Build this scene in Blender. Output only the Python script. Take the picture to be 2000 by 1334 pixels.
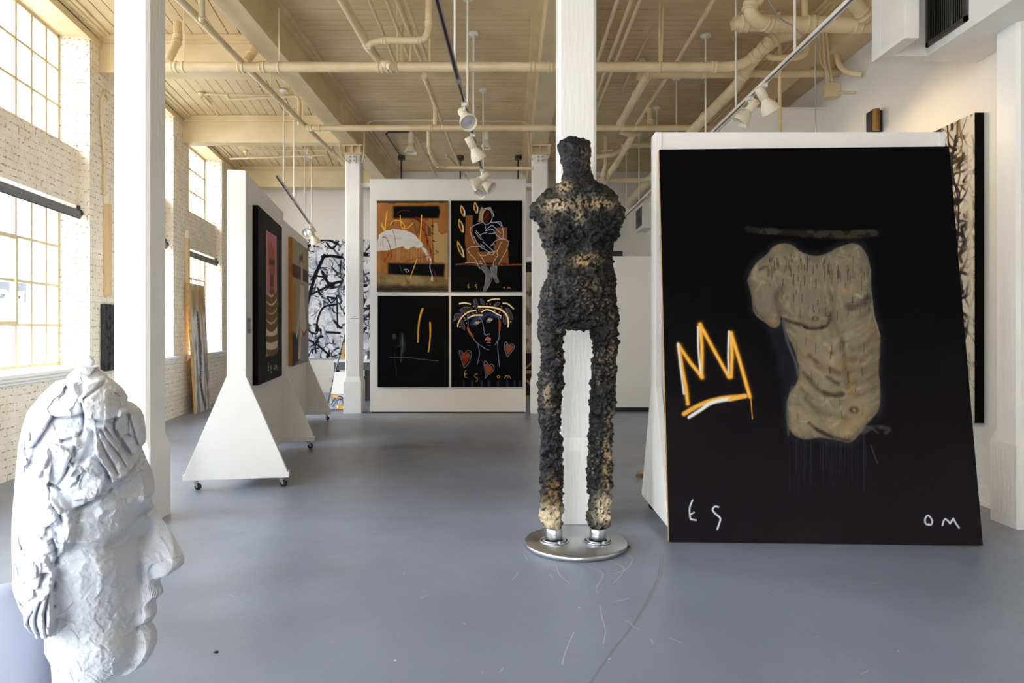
import bpy, bmesh, math, random
import numpy as np
from mathutils import Vector, Matrix

SC = bpy.context.scene
COL = SC.collection
for o in list(bpy.data.objects):
    bpy.data.objects.remove(o)

# ------------------------------------------------------------------ camera
FPX, CX, HY, CAMH = 1333.0, 997.0, 645.0, 1.4
cam_d = bpy.data.cameras.new('camera')
cam = bpy.data.objects.new('camera', cam_d)
COL.objects.link(cam)
cam.location = (0, 0, CAMH)
cam.rotation_euler = (math.pi / 2, 0, 0)
cam_d.sensor_width = 36
cam_d.lens = FPX / 2000 * 36
cam_d.shift_x = (1000 - CX) / 2000
cam_d.shift_y = -(667 - HY) / 2000
cam_d.clip_start = 0.05
cam_d.clip_end = 300
SC.camera = cam

# ------------------------------------------------------------------ world, light, exposure
w = bpy.data.worlds.new('sky')
SC.world = w
w.use_nodes = True
wn = w.node_tree
wn.nodes['Background'].inputs[1].default_value = 10.0
tc = wn.nodes.new('ShaderNodeTexCoord')
sx = wn.nodes.new('ShaderNodeSeparateXYZ')
rp = wn.nodes.new('ShaderNodeValToRGB')
rp.color_ramp.elements[0].position = 0.0
rp.color_ramp.elements[0].color = (.22, .21, .20, 1)
rp.color_ramp.elements[1].position = 1.0
rp.color_ramp.elements[1].color = (.80, .90, 1.0, 1)
e = rp.color_ramp.elements.new(.5)
e.color = (.55, .56, .57, 1)
mr = wn.nodes.new('ShaderNodeMapRange')
mr.inputs[1].default_value = -1
wn.links.new(tc.outputs['Generated'], sx.inputs[0])
wn.links.new(sx.outputs[2], mr.inputs[0])
wn.links.new(mr.outputs[0], rp.inputs[0])
wn.links.new(rp.outputs[0], wn.nodes['Background'].inputs[0])
SC.view_settings.view_transform = 'Standard'
SC.view_settings.look = 'None'
SC.view_settings.gamma = 1
SC.view_settings.exposure = 1.05
SC.view_settings.use_curve_mapping = False
SC.cycles.max_bounces = 10
SC.cycles.diffuse_bounces = 7
SC.cycles.transparent_max_bounces = 16
SC.cycles.sample_clamp_indirect = 8.0

# window-wall frame (the street wall runs a few degrees off the room's axis)
P0 = Vector((-3.69, 0, 0))
U = Vector((-.153, .988, 0)).normalized()
O = Vector((-.988, -.153, 0)).normalized()
def W(s, d, z):
    v = P0 + U * s + O * d
    return Vector((v.x, v.y, z))
FAR = [8.09 + 2.92 * k for k in range(-4, 3)]
WW = 2.12
Y0, Y1 = -2.6, 15.3
XR = 3.8
ZC = 4.95

def portal(cx, cy, cz, wd, ht, nrm):
    l = bpy.data.lights.new('daylight_portal', 'AREA')
    l.shape = 'RECTANGLE'; l.size = wd; l.size_y = ht
    l.cycles.is_portal = True
    o = bpy.data.objects.new('daylight_portal', l)
    COL.objects.link(o)
    o.location = (cx, cy, cz)
    o.rotation_euler = Vector(nrm).to_track_quat('-Z', 'Y').to_euler()
for s1 in FAR:
    for z0, z1 in ((1.0, 2.83), (3.59, 4.85)):
        c_ = W(s1 - WW / 2, .42, (z0 + z1) / 2)
        portal(c_.x, c_.y, c_.z, z1 - z0, WW, -O)
portal(-2.05, Y0 - .3, 2.3, 2.5, 3.9, (0, 1, 0))

# ------------------------------------------------------------------ helpers
def P(px, py, Y):
    """point of the room seen at photo pixel px,py at distance Y"""
    return Vector(((px - CX) / FPX * Y, Y, CAMH + (HY - py) / FPX * Y))
def PZ(px, py, Z):
    """same, but given its height Z above eye level (for runs parallel to the room's axis)"""
    return P(px, py, Z * FPX / (HY - py))
def lin(v):
    v = np.asarray(v, dtype=float) / 255.0
    return np.where(v <= .04045, v / 12.92, ((v + .055) / 1.055) ** 2.4)
def C(r, g, b):
    return tuple(float(x) for x in lin((r, g, b))) + (1.0,)

MATS = {}
def mat(name, col=(200, 200, 200), rough=.6, metal=0, col2=None, nscale=3.0, bump=0.0, bscale=40.0,
        spots=None, spot_scale=20.0, spot_th=.72, attr=None, coord='Object', spec=.5, stretch=None, nlo=.35, nhi=.65):
    if name in MATS:
        return MATS[name]
    m = bpy.data.materials.new(name)
    m.use_nodes = True
    nt = m.node_tree; n = nt.nodes; L = nt.links
    b = n['Principled BSDF']
    b.inputs['Roughness'].default_value = rough
    b.inputs['Metallic'].default_value = metal
    b.inputs['Specular IOR Level'].default_value = spec
    t = n.new('ShaderNodeTexCoord')
    src = t.outputs[coord]
    if stretch:
        mp = n.new('ShaderNodeMapping'); mp.inputs['Scale'].default_value = stretch
        L.new(src, mp.inputs[0]); src = mp.outputs[0]
    base = None
    if attr:
        a = n.new('ShaderNodeVertexColor'); a.layer_name = attr
        base = a.outputs[0]
    else:
        b.inputs['Base Color'].default_value = C(*col)
        if col2:
            no = n.new('ShaderNodeTexNoise'); no.inputs['Scale'].default_value = nscale
            no.inputs['Detail'].default_value = 6
            L.new(src, no.inputs['Vector'])
            r = n.new('ShaderNodeValToRGB')
            r.color_ramp.elements[0].position = nlo; r.color_ramp.elements[0].color = C(*col2)
            r.color_ramp.elements[1].position = nhi; r.color_ramp.elements[1].color = C(*col)
            L.new(no.outputs[0], r.inputs[0])
            base = r.outputs[0]
        if spots:
            no = n.new('ShaderNodeTexNoise'); no.inputs['Scale'].default_value = spot_scale
            no.inputs['Detail'].default_value = 3
            L.new(src, no.inputs['Vector'])
            r = n.new('ShaderNodeValToRGB')
            r.color_ramp.elements[0].position = spot_th - .02; r.color_ramp.elements[0].color = (0, 0, 0, 1)
            r.color_ramp.elements[1].position = spot_th + .02; r.color_ramp.elements[1].color = (1, 1, 1, 1)
            L.new(no.outputs[0], r.inputs[0])
            mx = n.new('ShaderNodeMix'); mx.data_type = 'RGBA'
            L.new(r.outputs[0], mx.inputs[0])
            if base: L.new(base, mx.inputs[6])
            else: mx.inputs[6].default_value = C(*col)
            mx.inputs[7].default_value = C(*spots)
            base = mx.outputs[2]
    if base: L.new(base, b.inputs['Base Color'])
    if bump > 0:
        no = n.new('ShaderNodeTexNoise'); no.inputs['Scale'].default_value = bscale
        no.inputs['Detail'].default_value = 5
        L.new(src, no.inputs['Vector'])
        bp = n.new('ShaderNodeBump'); bp.inputs['Strength'].default_value = bump
        bp.inputs['Distance'].default_value = .02
        L.new(no.outputs[0], bp.inputs['Height'])
        L.new(bp.outputs[0], b.inputs['Normal'])
    MATS[name] = m
    return m

def brick_mat():
    m = bpy.data.materials.new('painted_brick')
    m.use_nodes = True
    nt = m.node_tree; n = nt.nodes; L = nt.links
    b = n['Principled BSDF']; b.inputs['Roughness'].default_value = .65
    uv = n.new('ShaderNodeUVMap'); uv.uv_map = 'uv'
    # wobble
    nw = n.new('ShaderNodeTexNoise'); nw.inputs['Scale'].default_value = 9; nw.inputs['Detail'].default_value = 3
    L.new(uv.outputs[0], nw.inputs['Vector'])
    mv = n.new('ShaderNodeVectorMath'); mv.operation = 'MULTIPLY_ADD'
    mv.inputs[1].default_value = (.04, .035, 0)
    L.new(nw.outputs['Color'], mv.inputs[0]); L.new(uv.outputs[0], mv.inputs[2])
    br = n.new('ShaderNodeTexBrick')
    br.inputs['Scale'].default_value = 1.0
    br.inputs['Brick Width'].default_value = .215
    br.inputs['Row Height'].default_value = .073
    br.inputs['Mortar Size'].default_value = .0065
    br.inputs['Mortar Smooth'].default_value = .3
    br.inputs['Color1'].default_value = (1, 1, 1, 1); br.inputs['Color2'].default_value = (.75, .75, .75, 1)
    br.inputs['Mortar'].default_value = (.2, .2, .2, 1)
    L.new(mv.outputs[0], br.inputs['Vector'])
    ns = n.new('ShaderNodeTexNoise'); ns.inputs['Scale'].default_value = 26; ns.inputs['Detail'].default_value = 6
    L.new(uv.outputs[0], ns.inputs['Vector'])
    # chips: near mortar lines and where noise is high
    sm = n.new('ShaderNodeMath'); sm.operation = 'MULTIPLY_ADD'
    L.new(br.outputs['Fac'], sm.inputs[0]); sm.inputs[1].default_value = .13
    L.new(ns.outputs[0], sm.inputs[2])
    rc = n.new('ShaderNodeValToRGB')
    rc.color_ramp.elements[0].position = .64; rc.color_ramp.elements[0].color = (0, 0, 0, 1)
    rc.color_ramp.elements[1].position = .70; rc.color_ramp.elements[1].color = (1, 1, 1, 1)
    L.new(sm.outputs[0], rc.inputs[0])
    n2 = n.new('ShaderNodeTexNoise'); n2.inputs['Scale'].default_value = 5; n2.inputs['Detail'].default_value = 4
    L.new(uv.outputs[0], n2.inputs['Vector'])
    r2 = n.new('ShaderNodeValToRGB')
    r2.color_ramp.elements[0].position = .4; r2.color_ramp.elements[0].color = C(158, 140, 112)
    r2.color_ramp.elements[1].position = .65; r2.color_ramp.elements[1].color = C(184, 136, 92)
    L.new(n2.outputs[0], r2.inputs[0])
    rb = n.new('ShaderNodeValToRGB')
    rb.color_ramp.elements[0].position = .3; rb.color_ramp.elements[0].color = C(226, 214, 192)
    rb.color_ramp.elements[1].position = .7; rb.color_ramp.elements[1].color = C(240, 232, 216)
    L.new(n2.outputs[0], rb.inputs[0])
    mx = n.new('ShaderNodeMix'); mx.data_type = 'RGBA'
    L.new(rc.outputs[0], mx.inputs[0]); L.new(rb.outputs[0], mx.inputs[6]); L.new(r2.outputs[0], mx.inputs[7])
    L.new(mx.outputs[2], b.inputs['Base Color'])
    hh = n.new('ShaderNodeMath'); hh.operation = 'MULTIPLY_ADD'
    L.new(ns.outputs[0], hh.inputs[0]); hh.inputs[1].default_value = .6
    sb = n.new('ShaderNodeMath'); sb.operation = 'MULTIPLY'; sb.inputs[1].default_value = -.5
    L.new(br.outputs['Fac'], sb.inputs[0]); L.new(sb.outputs[0], hh.inputs[2])
    bp = n.new('ShaderNodeBump'); bp.inputs['Strength'].default_value = .7; bp.inputs['Distance'].default_value = .008
    L.new(hh.outputs[0], bp.inputs['Height']); L.new(bp.outputs[0], b.inputs['Normal'])
    MATS['brick'] = m
    return m

def glass_mat():
    m = bpy.data.materials.new('window_glass'); m.use_nodes = True
    nt = m.node_tree; n = nt.nodes; L = nt.links
    n.remove(n['Principled BSDF'])
    t = n.new('ShaderNodeBsdfTransparent'); t.inputs[0].default_value = (.97, .98, .98, 1)
    g = n.new('ShaderNodeBsdfGlossy'); g.inputs['Roughness'].default_value = .05
    f = n.new('ShaderNodeFresnel'); f.inputs[0].default_value = 1.2
    mx = n.new('ShaderNodeMixShader')
    L.new(f.outputs[0], mx.inputs[0]); L.new(t.outputs[0], mx.inputs[1]); L.new(g.outputs[0], mx.inputs[2])
    L.new(mx.outputs[0], n['Material Output'].inputs[0])
    MATS['glass'] = m
    return m

def floor_mat():
    m = bpy.data.materials.new('painted_concrete'); m.use_nodes = True
    nt = m.node_tree; n = nt.nodes; L = nt.links
    b = n['Principled BSDF']
    t = n.new('ShaderNodeTexCoord')
    n1 = n.new('ShaderNodeTexNoise'); n1.inputs['Scale'].default_value = .9; n1.inputs['Detail'].default_value = 8
    L.new(t.outputs['Object'], n1.inputs['Vector'])
    r1 = n.new('ShaderNodeValToRGB')
    r1.color_ramp.elements[0].position = .3; r1.color_ramp.elements[0].color = C(122, 128, 143)
    r1.color_ramp.elements[1].position = .7; r1.color_ramp.elements[1].color = C(136, 142, 158)
    L.new(n1.outputs[0], r1.inputs[0])
    v = n.new('ShaderNodeTexVoronoi'); v.inputs['Scale'].default_value = 3.2
    L.new(t.outputs['Object'], v.inputs['Vector'])
    lt = n.new('ShaderNodeMath'); lt.operation = 'LESS_THAN'; lt.inputs[1].default_value = .022
    L.new(v.outputs['Distance'], lt.inputs[0])
    mx = n.new('ShaderNodeMix'); mx.data_type = 'RGBA'
    L.new(lt.outputs[0], mx.inputs[0]); L.new(r1.outputs[0], mx.inputs[6]); mx.inputs[7].default_value = C(215, 215, 212)
    L.new(mx.outputs[2], b.inputs['Base Color'])
    n3 = n.new('ShaderNodeTexNoise'); n3.inputs['Scale'].default_value = 4; n3.inputs['Detail'].default_value = 6
    L.new(t.outputs['Object'], n3.inputs['Vector'])
    r3 = n.new('ShaderNodeMapRange'); r3.inputs[3].default_value = .26; r3.inputs[4].default_value = .46
    L.new(n3.outputs[0], r3.inputs[0]); L.new(r3.outputs[0], b.inputs['Roughness'])
    bp = n.new('ShaderNodeBump'); bp.inputs['Strength'].default_value = .12; bp.inputs['Distance'].default_value = .02
    n4 = n.new('ShaderNodeTexNoise'); n4.inputs['Scale'].default_value = 12; n4.inputs['Detail'].default_value = 4
    L.new(t.outputs['Object'], n4.inputs['Vector']); L.new(n4.outputs[0], bp.inputs['Height'])
    L.new(bp.outputs[0], b.inputs['Normal'])
    MATS['floor'] = m
    return m

brick_mat(); glass_mat(); floor_mat()
M_WHITE = mat('white_paint', (240, 239, 237), .5, bump=.10, bscale=25)
M_WOODW = mat('white_painted_timber', (240, 239, 236), .42, bump=.22, bscale=7, stretch=(6, 6, .8))
M_WALL = mat('white_plaster_wall', (226, 223, 216), .7, bump=.08, bscale=12)
M_CREAM = mat('cream_paint', (225, 206, 168), .45, col2=(212, 190, 148), nscale=2, bump=.06, bscale=20)
M_PLANK = mat('cream_ceiling_boards', (222, 200, 160), .55, col2=(204, 180, 138), nscale=1.5, bump=.15, bscale=14,
              spots=(110, 88, 58), spot_scale=9, spot_th=.76)
M_PIPE = mat('cream_painted_pipe', (227, 208, 170), .35, col2=(214, 193, 152), nscale=4, bump=.08, bscale=30)
M_DARK = mat('dark_gap', (52, 42, 30), .9)
M_TRIM = mat('white_trim', (238, 235, 228), .45)
M_STEEL = mat('window_steel', (204, 186, 150), .5)
M_BLACK = mat('black_satin', (16, 16, 17), .45)
M_RUBBER = mat('black_rubber', (20, 20, 21), .6)
M_METAL = mat('zinc_metal', (180, 182, 185), .3, metal=1)
M_ALU = mat('brushed_aluminium', (200, 203, 208), .28, metal=1, bump=.15, bscale=18, stretch=(12, 1, 1))
M_BEIGE = mat('beige_enamel', (226, 214, 188), .35)
M_FLOORW = mat('scratch_pale', (190, 192, 198), .6)
M_FLOORD = mat('scratch_dark', (118, 120, 130), .4)
M_TAN = mat('raw_wood', (196, 158, 100), .6, col2=(170, 128, 74), nscale=6, bump=.2, bscale=30, stretch=(8, 8, 1))

def catmull(pts, n=8):
    pts = [np.array(p, float) for p in pts]
    if len(pts) < 3: return pts
    out = []
    for i in range(len(pts) - 1):
        a = pts[max(i - 1, 0)]; b = pts[i]; c = pts[i + 1]; d = pts[min(i + 2, len(pts) - 1)]
        for k in range(n):
            t = k / n
            out.append(.5 * ((2 * b) + (-a + c) * t + (2 * a - 5 * b + 4 * c - d) * t * t + (-a + 3 * b - 3 * c + d) * t ** 3))
    out.append(pts[-1])
    return out

class MB:
    def __init__(self):
        self.v = []; self.f = []; self.mi = []; self.sm = []; self.cur = 0
    def add(self, vs, fs, smooth=False):
        b = len(self.v)
        self.v += [tuple(x) for x in vs]
        for f in fs:
            self.f.append([b + i for i in f]); self.mi.append(self.cur); self.sm.append(smooth)
        return self
    def hexa(self, p):
        return self.add(p, [(0, 3, 2, 1), (4, 5, 6, 7), (0, 1, 5, 4), (1, 2, 6, 5), (2, 3, 7, 6), (3, 0, 4, 7)])
    def box(self, x0, x1, y0, y1, z0, z1):
        if x0 > x1: x0, x1 = x1, x0
        if y0 > y1: y0, y1 = y1, y0
        if z0 > z1: z0, z1 = z1, z0
        return self.hexa([(x0, y0, z0), (x1, y0, z0), (x1, y1, z0), (x0, y1, z0), (x0, y0, z1), (x1, y0, z1), (x1, y1, z1), (x0, y1, z1)])
    def wbox(self, s0, s1, d0, d1, z0, z1):
        a = [W(s0, d0, z0), W(s1, d0, z0), W(s1, d1, z0), W(s0, d1, z0), W(s0, d0, z1), W(s1, d0, z1), W(s1, d1, z1), W(s0, d1, z1)]
        return self.hexa(a)
    def obox(self, c, ax, ay, az):
        """box from centre and three half-axis vectors"""
        c = Vector(c); ax = Vector(ax); ay = Vector(ay); az = Vector(az)
        return self.hexa([c - ax - ay - az, c + ax - ay - az, c + ax + ay - az, c - ax + ay - az,
                          c - ax - ay + az, c + ax - ay + az, c + ax + ay + az, c - ax + ay + az])
    def prism(self, poly, ext):
        n = len(poly); ext = Vector(ext)
        a = [Vector(p) for p in poly]; b = [p + ext for p in a]
        fs = [list(range(n - 1, -1, -1)), list(range(n, 2 * n))]
        for i in range(n):
            j = (i + 1) % n
            fs.append([i, j, n + j, n + i])
        return self.add(a + b, fs)
    def cyl(self, p0, p1, r0, r1=None, n=16, caps=True):
        p0 = Vector(p0); p1 = Vector(p1); r1 = r0 if r1 is None else r1
        d = (p1 - p0).normalized()
        a = d.orthogonal().normalized(); b = d.cross(a)
        vs = []
        for p, r in ((p0, r0), (p1, r1)):
            for i in range(n):
                t = 2 * math.pi * i / n
                vs.append(p + (a * math.cos(t) + b * math.sin(t)) * r)
        self.add(vs, [(i, (i + 1) % n, n + (i + 1) % n, n + i) for i in range(n)], True)
        if caps:
            self.add(vs[:n], [list(range(n - 1, -1, -1))]); self.add(vs[n:], [list(range(n))])
        return self
    def lathe(self, c, axis, prof, n=24):
        c = Vector(c); d = Vector(axis).normalized()
        a = d.orthogonal().normalized(); b = d.cross(a)
        vs = []
        for r, h in prof:
            for i in range(n):
                t = 2 * math.pi * i / n
                vs.append(c + d * h + (a * math.cos(t) + b * math.sin(t)) * max(r, 1e-5))
        fs = []
        for k in range(len(prof) - 1):
            for i in range(n):
                j = (i + 1) % n
                fs.append((k * n + i, k * n + j, (k + 1) * n + j, (k + 1) * n + i))
        self.add(vs, fs, True)
        self.add(vs[:n], [list(range(n - 1, -1, -1))]); self.add(vs[-n:], [list(range(n))])
        return self
    def tube(self, pts, r, n=12, fillet=0, caps=True):
        pts = [Vector(p) for p in pts]
        if fillet and len(pts) > 2:
            out = [pts[0]]
            for i in range(1, len(pts) - 1):
                p = pts[i]; a = (pts[i - 1] - p); b = (pts[i + 1] - p)
                q = min(fillet, a.length * .49, b.length * .49)
                A = p + a.normalized() * q; B = p + b.normalized() * q
                for k in range(7):
                    t = k / 6
                    out.append(A * (1 - t) ** 2 + p * 2 * t * (1 - t) + B * t * t)
            out.append(pts[-1]); pts = out
        vs = []; fs = []
        prev = None
        for i, p in enumerate(pts):
            if i == 0: d = pts[1] - p
            elif i == len(pts) - 1: d = p - pts[i - 1]
            else: d = (pts[i + 1] - p).normalized() + (p - pts[i - 1]).normalized()
            d = d.normalized()
            if prev is None: a = d.orthogonal().normalized()
            else: a = (prev - d * prev.dot(d)).normalized()
            prev = a; b = d.cross(a)
            rr = r[i] if isinstance(r, (list, tuple)) else r
            for k in range(n):
                t = 2 * math.pi * k / n
                vs.append(p + (a * math.cos(t) + b * math.sin(t)) * rr)
            if i:
                m = (i - 1) * n
                for k in range(n):
                    j = (k + 1) % n
                    fs.append((m + k, m + j, m + n + j, m + n + k))
        self.add(vs, fs, True)
        if caps:
            self.add(vs[:n], [list(range(n - 1, -1, -1))]); self.add(vs[-n:], [list(range(n))])
        return self
    def sphere(self, c, r, n=16, sc=(1, 1, 1)):
        prof = []
        c = Vector(c)
        vs = []; m = n // 2
        for k in range(m + 1):
            ph = math.pi * k / m
            for i in range(n):
                t = 2 * math.pi * i / n
                vs.append(c + Vector((math.sin(ph) * math.cos(t) * r * sc[0], math.sin(ph) * math.sin(t) * r * sc[1], -math.cos(ph) * r * sc[2])))
        fs = []
        for k in range(m):
            for i in range(n):
                j = (i + 1) % n
                fs.append((k * n + i, k * n + j, (k + 1) * n + j, (k + 1) * n + i))
        return self.add(vs, fs, True)
    def build(self, name, mats, parent=None, bevel=0, uv=False, center=True, segs=2):
        me = bpy.data.meshes.new(name)
        vs = np.array(self.v, dtype=float)
        loc = Vector((0, 0, 0))
        if parent is None and center:
            lo = vs.min(0); hi = vs.max(0)
            loc = Vector(((lo[0] + hi[0]) / 2, (lo[1] + hi[1]) / 2, lo[2]))
            vs = vs - np.array(loc)
        me.from_pydata(vs.tolist(), [], self.f)
        if not isinstance(mats, (list, tuple)): mats = [mats]
        for m in mats: me.materials.append(m)
        me.polygons.foreach_set('material_index', self.mi)
        me.polygons.foreach_set('use_smooth', self.sm)
        if uv:
            l = me.uv_layers.new(name='uv')
            off = np.array(loc)
            for p in me.polygons:
                nn = p.normal
                if abs(nn.z) > .7:
                    for li in p.loop_indices:
                        co = me.vertices[me.loops[li].vertex_index].co + loc
                        l.data[li].uv = (co.x, co.y)
                else:
                    t = Vector((-nn.y, nn.x, 0)).normalized()
                    for li in p.loop_indices:
                        co = me.vertices[me.loops[li].vertex_index].co + loc
                        l.data[li].uv = (co.dot(t), co.z)
        me.validate()
        o = bpy.data.objects.new(name, me)
        COL.objects.link(o)
        if parent is not None:
            o.parent = parent
            o.matrix_parent_inverse = Matrix.Translation(-PL[parent.name])
        else:
            o.location = loc
        PL[o.name] = loc if parent is None else Vector((0, 0, 0))
        if bevel:
            md = o.modifiers.new('bevel', 'BEVEL'); md.width = bevel; md.segments = segs; md.limit_method = 'ANGLE'
        return o
PL = {}
def dup(root, loc, label=None):
    r = root.copy(); COL.objects.link(r); r.location = loc
    if label: r['label'] = label
    for ch in list(root.children):
        c = ch.copy(); COL.objects.link(c); c.parent = r
        for g in list(ch.children):
            d = g.copy(); COL.objects.link(d); d.parent = c
    PL[r.name] = Vector(loc)
    return r
def thing(name, label, cat, loc, group=None):
    o = bpy.data.objects.new(name, None)
    COL.objects.link(o)
    o.location = loc; o['label'] = label; o['category'] = cat
    o.empty_display_size = .1
    if group: o['group'] = group
    PL[o.name] = Vector(loc)
    return o
def tag(o, label, cat, group=None):
    o['label'] = label; o['category'] = cat
    if group: o['group'] = group
    return o
def struct(o):
    o['kind'] = 'structure'
    return o
# ================================================================== SHELL
rnd = random.Random(4)
# floor with scratches
fl = MB()
fl.box(-7.2, 6, Y0 - 1.0, Y1 + .4, -.12, 0)
o = struct(fl.build('floor', MATS['floor'], center=False))
def ribbon(mb, pts, wd, z=.0008):
    pts = catmull(pts, 6)
    for i in range(len(pts) - 1):
        a, b = pts[i], pts[i + 1]
        d = b - a; l = max(np.hypot(*d), 1e-6); nn = np.array([-d[1], d[0]]) / l * wd / 2
        mb.add([(a[0] + nn[0], a[1] + nn[1], z), (a[0] - nn[0], a[1] - nn[1], z), (b[0] - nn[0], b[1] - nn[1], z), (b[0] + nn[0], b[1] + nn[1], z)], [(0, 1, 2, 3)])
def fp(px, py):
    Y = FPX * CAMH / (py - HY)
    return ((px - CX) / FPX * Y, Y)
sc = MB()
def zz(x, y): return fp(1000 + x / 4.387, 1030 + y / 4.387)
for pl_ in ([(845, 288), (955, 345), (940, 400), (865, 485)], [(960, 228), (1030, 268), (1000, 340), (960, 370), (860, 400)],
            [(630, 328), (778, 398), (720, 520), (735, 560)], [(380, 330), (410, 410), (495, 480)], [(755, 670), (770, 770), (800, 890), (780, 1000)],
            [(860, 640), (1010, 610)], [(950, 795), (1010, 815), (1040, 850), (1100, 880)], [(1340, 945), (1460, 990)], [(1190, 960), (1215, 1000)],
            [(0, 450), (50, 395)], [(105, 230), (135, 280)], [(325, 400), (350, 440)], [(430, 1180), (460, 1060), (530, 900)]):
    ribbon(sc, [zz(*p) for p in pl_], .0035)
for q in range(26):
    x = rnd.uniform(380, 1850); y = rnd.uniform(880, 1330)
    a = rnd.uniform(0, 3.1); l = rnd.uniform(4, 26)
    ribbon(sc, [fp(x, y), fp(x + l * math.cos(a), y + l * .4 * math.sin(a))], .003)
sc.cur = 1
ribbon(sc, [zz(*p) for p in [(1270, 230), (1262, 380), (1190, 560), (1040, 830), (900, 1010), (740, 1230), (640, 1400)]], .010, .0005)
ribbon(sc, [zz(*p) for p in [(1295, 230), (1280, 400), (1210, 560), (1060, 820)]], .006, .0006)
sc.v = [v for v in sc.v]
o2 = sc.build('floor_marks', [M_FLOORW, M_FLOORD], center=False)
o2.parent = o
# exterior street
g = MB(); g.box(-40, -4.6, -30, 45, -.35, -.15)
struct(g.build('ground', mat('street_concrete', (150, 150, 150), .8), center=False))

# ---- window wall
wb = MB()
SA, SB = Y0 / .988, 15.62
TH = .46                                   # wall thickness
edges = [SA] + [x for s1 in FAR for x in (max(s1 - WW, SA), s1)] + [SB]
for i in range(0, len(edges), 2):
    if edges[i + 1] > edges[i] + .01:
        wb.wbox(edges[i], edges[i + 1], 0, TH, 0, ZC)
for s1 in FAR:
    s0 = max(s1 - WW, SA)
    wb.wbox(s0, s1, 0, TH, 0, .93)
    # spandrel, face set back, sloping shoulder
    wb.prism([W(s0, .12, 2.85), W(s0, TH, 2.85), W(s0, TH, 3.59), W(s0, .33, 3.59), W(s0, .12, 3.50)], U * (s1 - s0))
    wb.wbox(s0, s1, .40, TH, 4.85, ZC)
struct(wb.build('wall_left', MATS['brick'], uv=True, center=False))

def window(idx, s1):
    """tall steel window pair of one bay: lower 7x4 lights, upper 7x3 lights"""
    r = thing('window_%d' % idx, 'multi-pane steel window in the brick wall', 'window', W(s1 - WW / 2, .34, 1.0))
    del r['label'], r['category']
    r['kind'] = 'structure'
    s0 = s1 - WW
    for z0, z1, rows in ((1.0, 2.83, 4), (3.59, 4.83, 3)):
        f = MB()
        for a, b in ((s0, s0 + .035), (s1 - .035, s1)): f.wbox(a, b, .325, .375, z0, z1)
        f.wbox(s0, s1, .325, .375, z0, z0 + .035); f.wbox(s0, s1, .325, .375, z1 - .035, z1)
        f.build('window_frame', M_STEEL, r)
        f = MB(); n = 7
        for k in range(1, n):
            s = s0 + (s1 - s0) * k / n
            f.wbox(s - .019, s + .019, .32, .365, z0, z1)
        for k in range(1, rows):
            z = z0 + (z1 - z0) * k / rows
            f.wbox(s0, s1, .322, .362, z - .014, z + .014)
        f.build('glazing_bars', M_STEEL, r)
        gg = MB()
        gg.add([W(s0, .35, z0), W(s1, .35, z0), W(s1, .35, z1), W(s0, .35, z1)], [(0, 1, 2, 3)])
        gg.build('glass', MATS['glass'], r)
    v = MB()
    hh = (2.83 - 1.0) / 4; pw = WW / 7
    a, b = s1 - pw * 5, s1 - pw * 3; z0, z1 = 1.0 + hh, 1.0 + 3 * hh
    for q, t in ((a, a + .04), (b - .04, b)): v.wbox(q, t, .30, .36, z0, z1)
    v.wbox(a, b, .30, .36, z0, z0 + .035); v.wbox(a, b, .30, .36, z1 - .035, z1)
    v.build('vent_sash', M_STEEL, r)
    t = MB()
    t.prism([W(s0 - .1, .33, .985), W(s0 - .1, -.07, .985), W(s0 - .1, -.07, .95), W(s0 - .1, -.045, .94), W(s0 - .1, -.045, .915),
             W(s0 - .1, -.02, .90), W(s0 - .1, -.02, .885), W(s0 - .1, 0, .87), W(s0 - .1, .33, .87)], U * (WW + .2))
    struct(t.build('trim_%d' % (20 + idx), M_TRIM, bevel=.004))
for i, s1 in enumerate(FAR):
    window(i + 1, s1)
# sign on the street-side glass of the nearest lit window is across the road (see below)
# ---- window heads: soffit board, fascia, dark strip standing in for the gap's shade, cornice
t = MB()
for s1 in FAR:
    s0 = max(s1 - WW, SA)
    t.wbox(s0, s1, 0, .40, 4.83, 4.86)
struct(t.build('trim_1', M_CREAM, center=False))
t = MB(); t.wbox(SA, SB, -.025, .02, 4.80, 4.885)
struct(t.build('trim_2', M_CREAM, center=False))
t = MB(); t.wbox(SA, SB, .0, .3, 4.885, 4.95)
struct(t.build('trim_3', M_DARK, center=False))
t = MB()
t.prism([W(SA, -.02, 4.95), W(SA, -.02, 4.90), W(SA, -.06, 4.90), W(SA, -.06, 4.915), W(SA, -.11, 4.915), W(SA, -.11, 4.93), W(SA, -.16, 4.93), W(SA, -.16, 4.95)], U * (SB - SA))
struct(t.build('trim_4', M_CREAM, center=False))

# ---- other walls
t = MB(); t.box(-7, XR + .4, Y1, Y1 + .25, 0, ZC)
struct(t.build('wall_back', M_WALL, center=False))
t = MB(); t.box(XR, XR + .3, Y0 - .3, Y1, 0, ZC)
struct(t.build('wall_right', M_WALL, center=False))
t = MB()  # unseen front wall, opening shaped to brighten the left and darken the right
t.box(-3.9, XR + .3, Y0 - .35, Y0, 0, .35); t.box(-3.9, XR + .3, Y0 - .35, Y0, 4.3, ZC)
t.box(-3.9, -3.3, Y0 - .35, Y0, 0, ZC); t.box(-.8, XR + .3, Y0 - .35, Y0, 0, ZC)
struct(t.build('wall_front', M_WALL, center=False))
wf = thing('window_8', 'w', 'w', (0, Y0 - .2, .35)); del wf['label'], wf['category']; wf['kind'] = 'structure'
t = MB()
for x in (-2.5, -1.65): t.box(x - .03, x + .03, Y0 - .23, Y0 - .17, .35, 4.3)
for z in (.38, 2.4, 4.27): t.box(-3.3, -.8, Y0 - .23, Y0 - .17, z - .03, z + .03)
t.build('window_frame', M_STEEL, wf)
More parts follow.
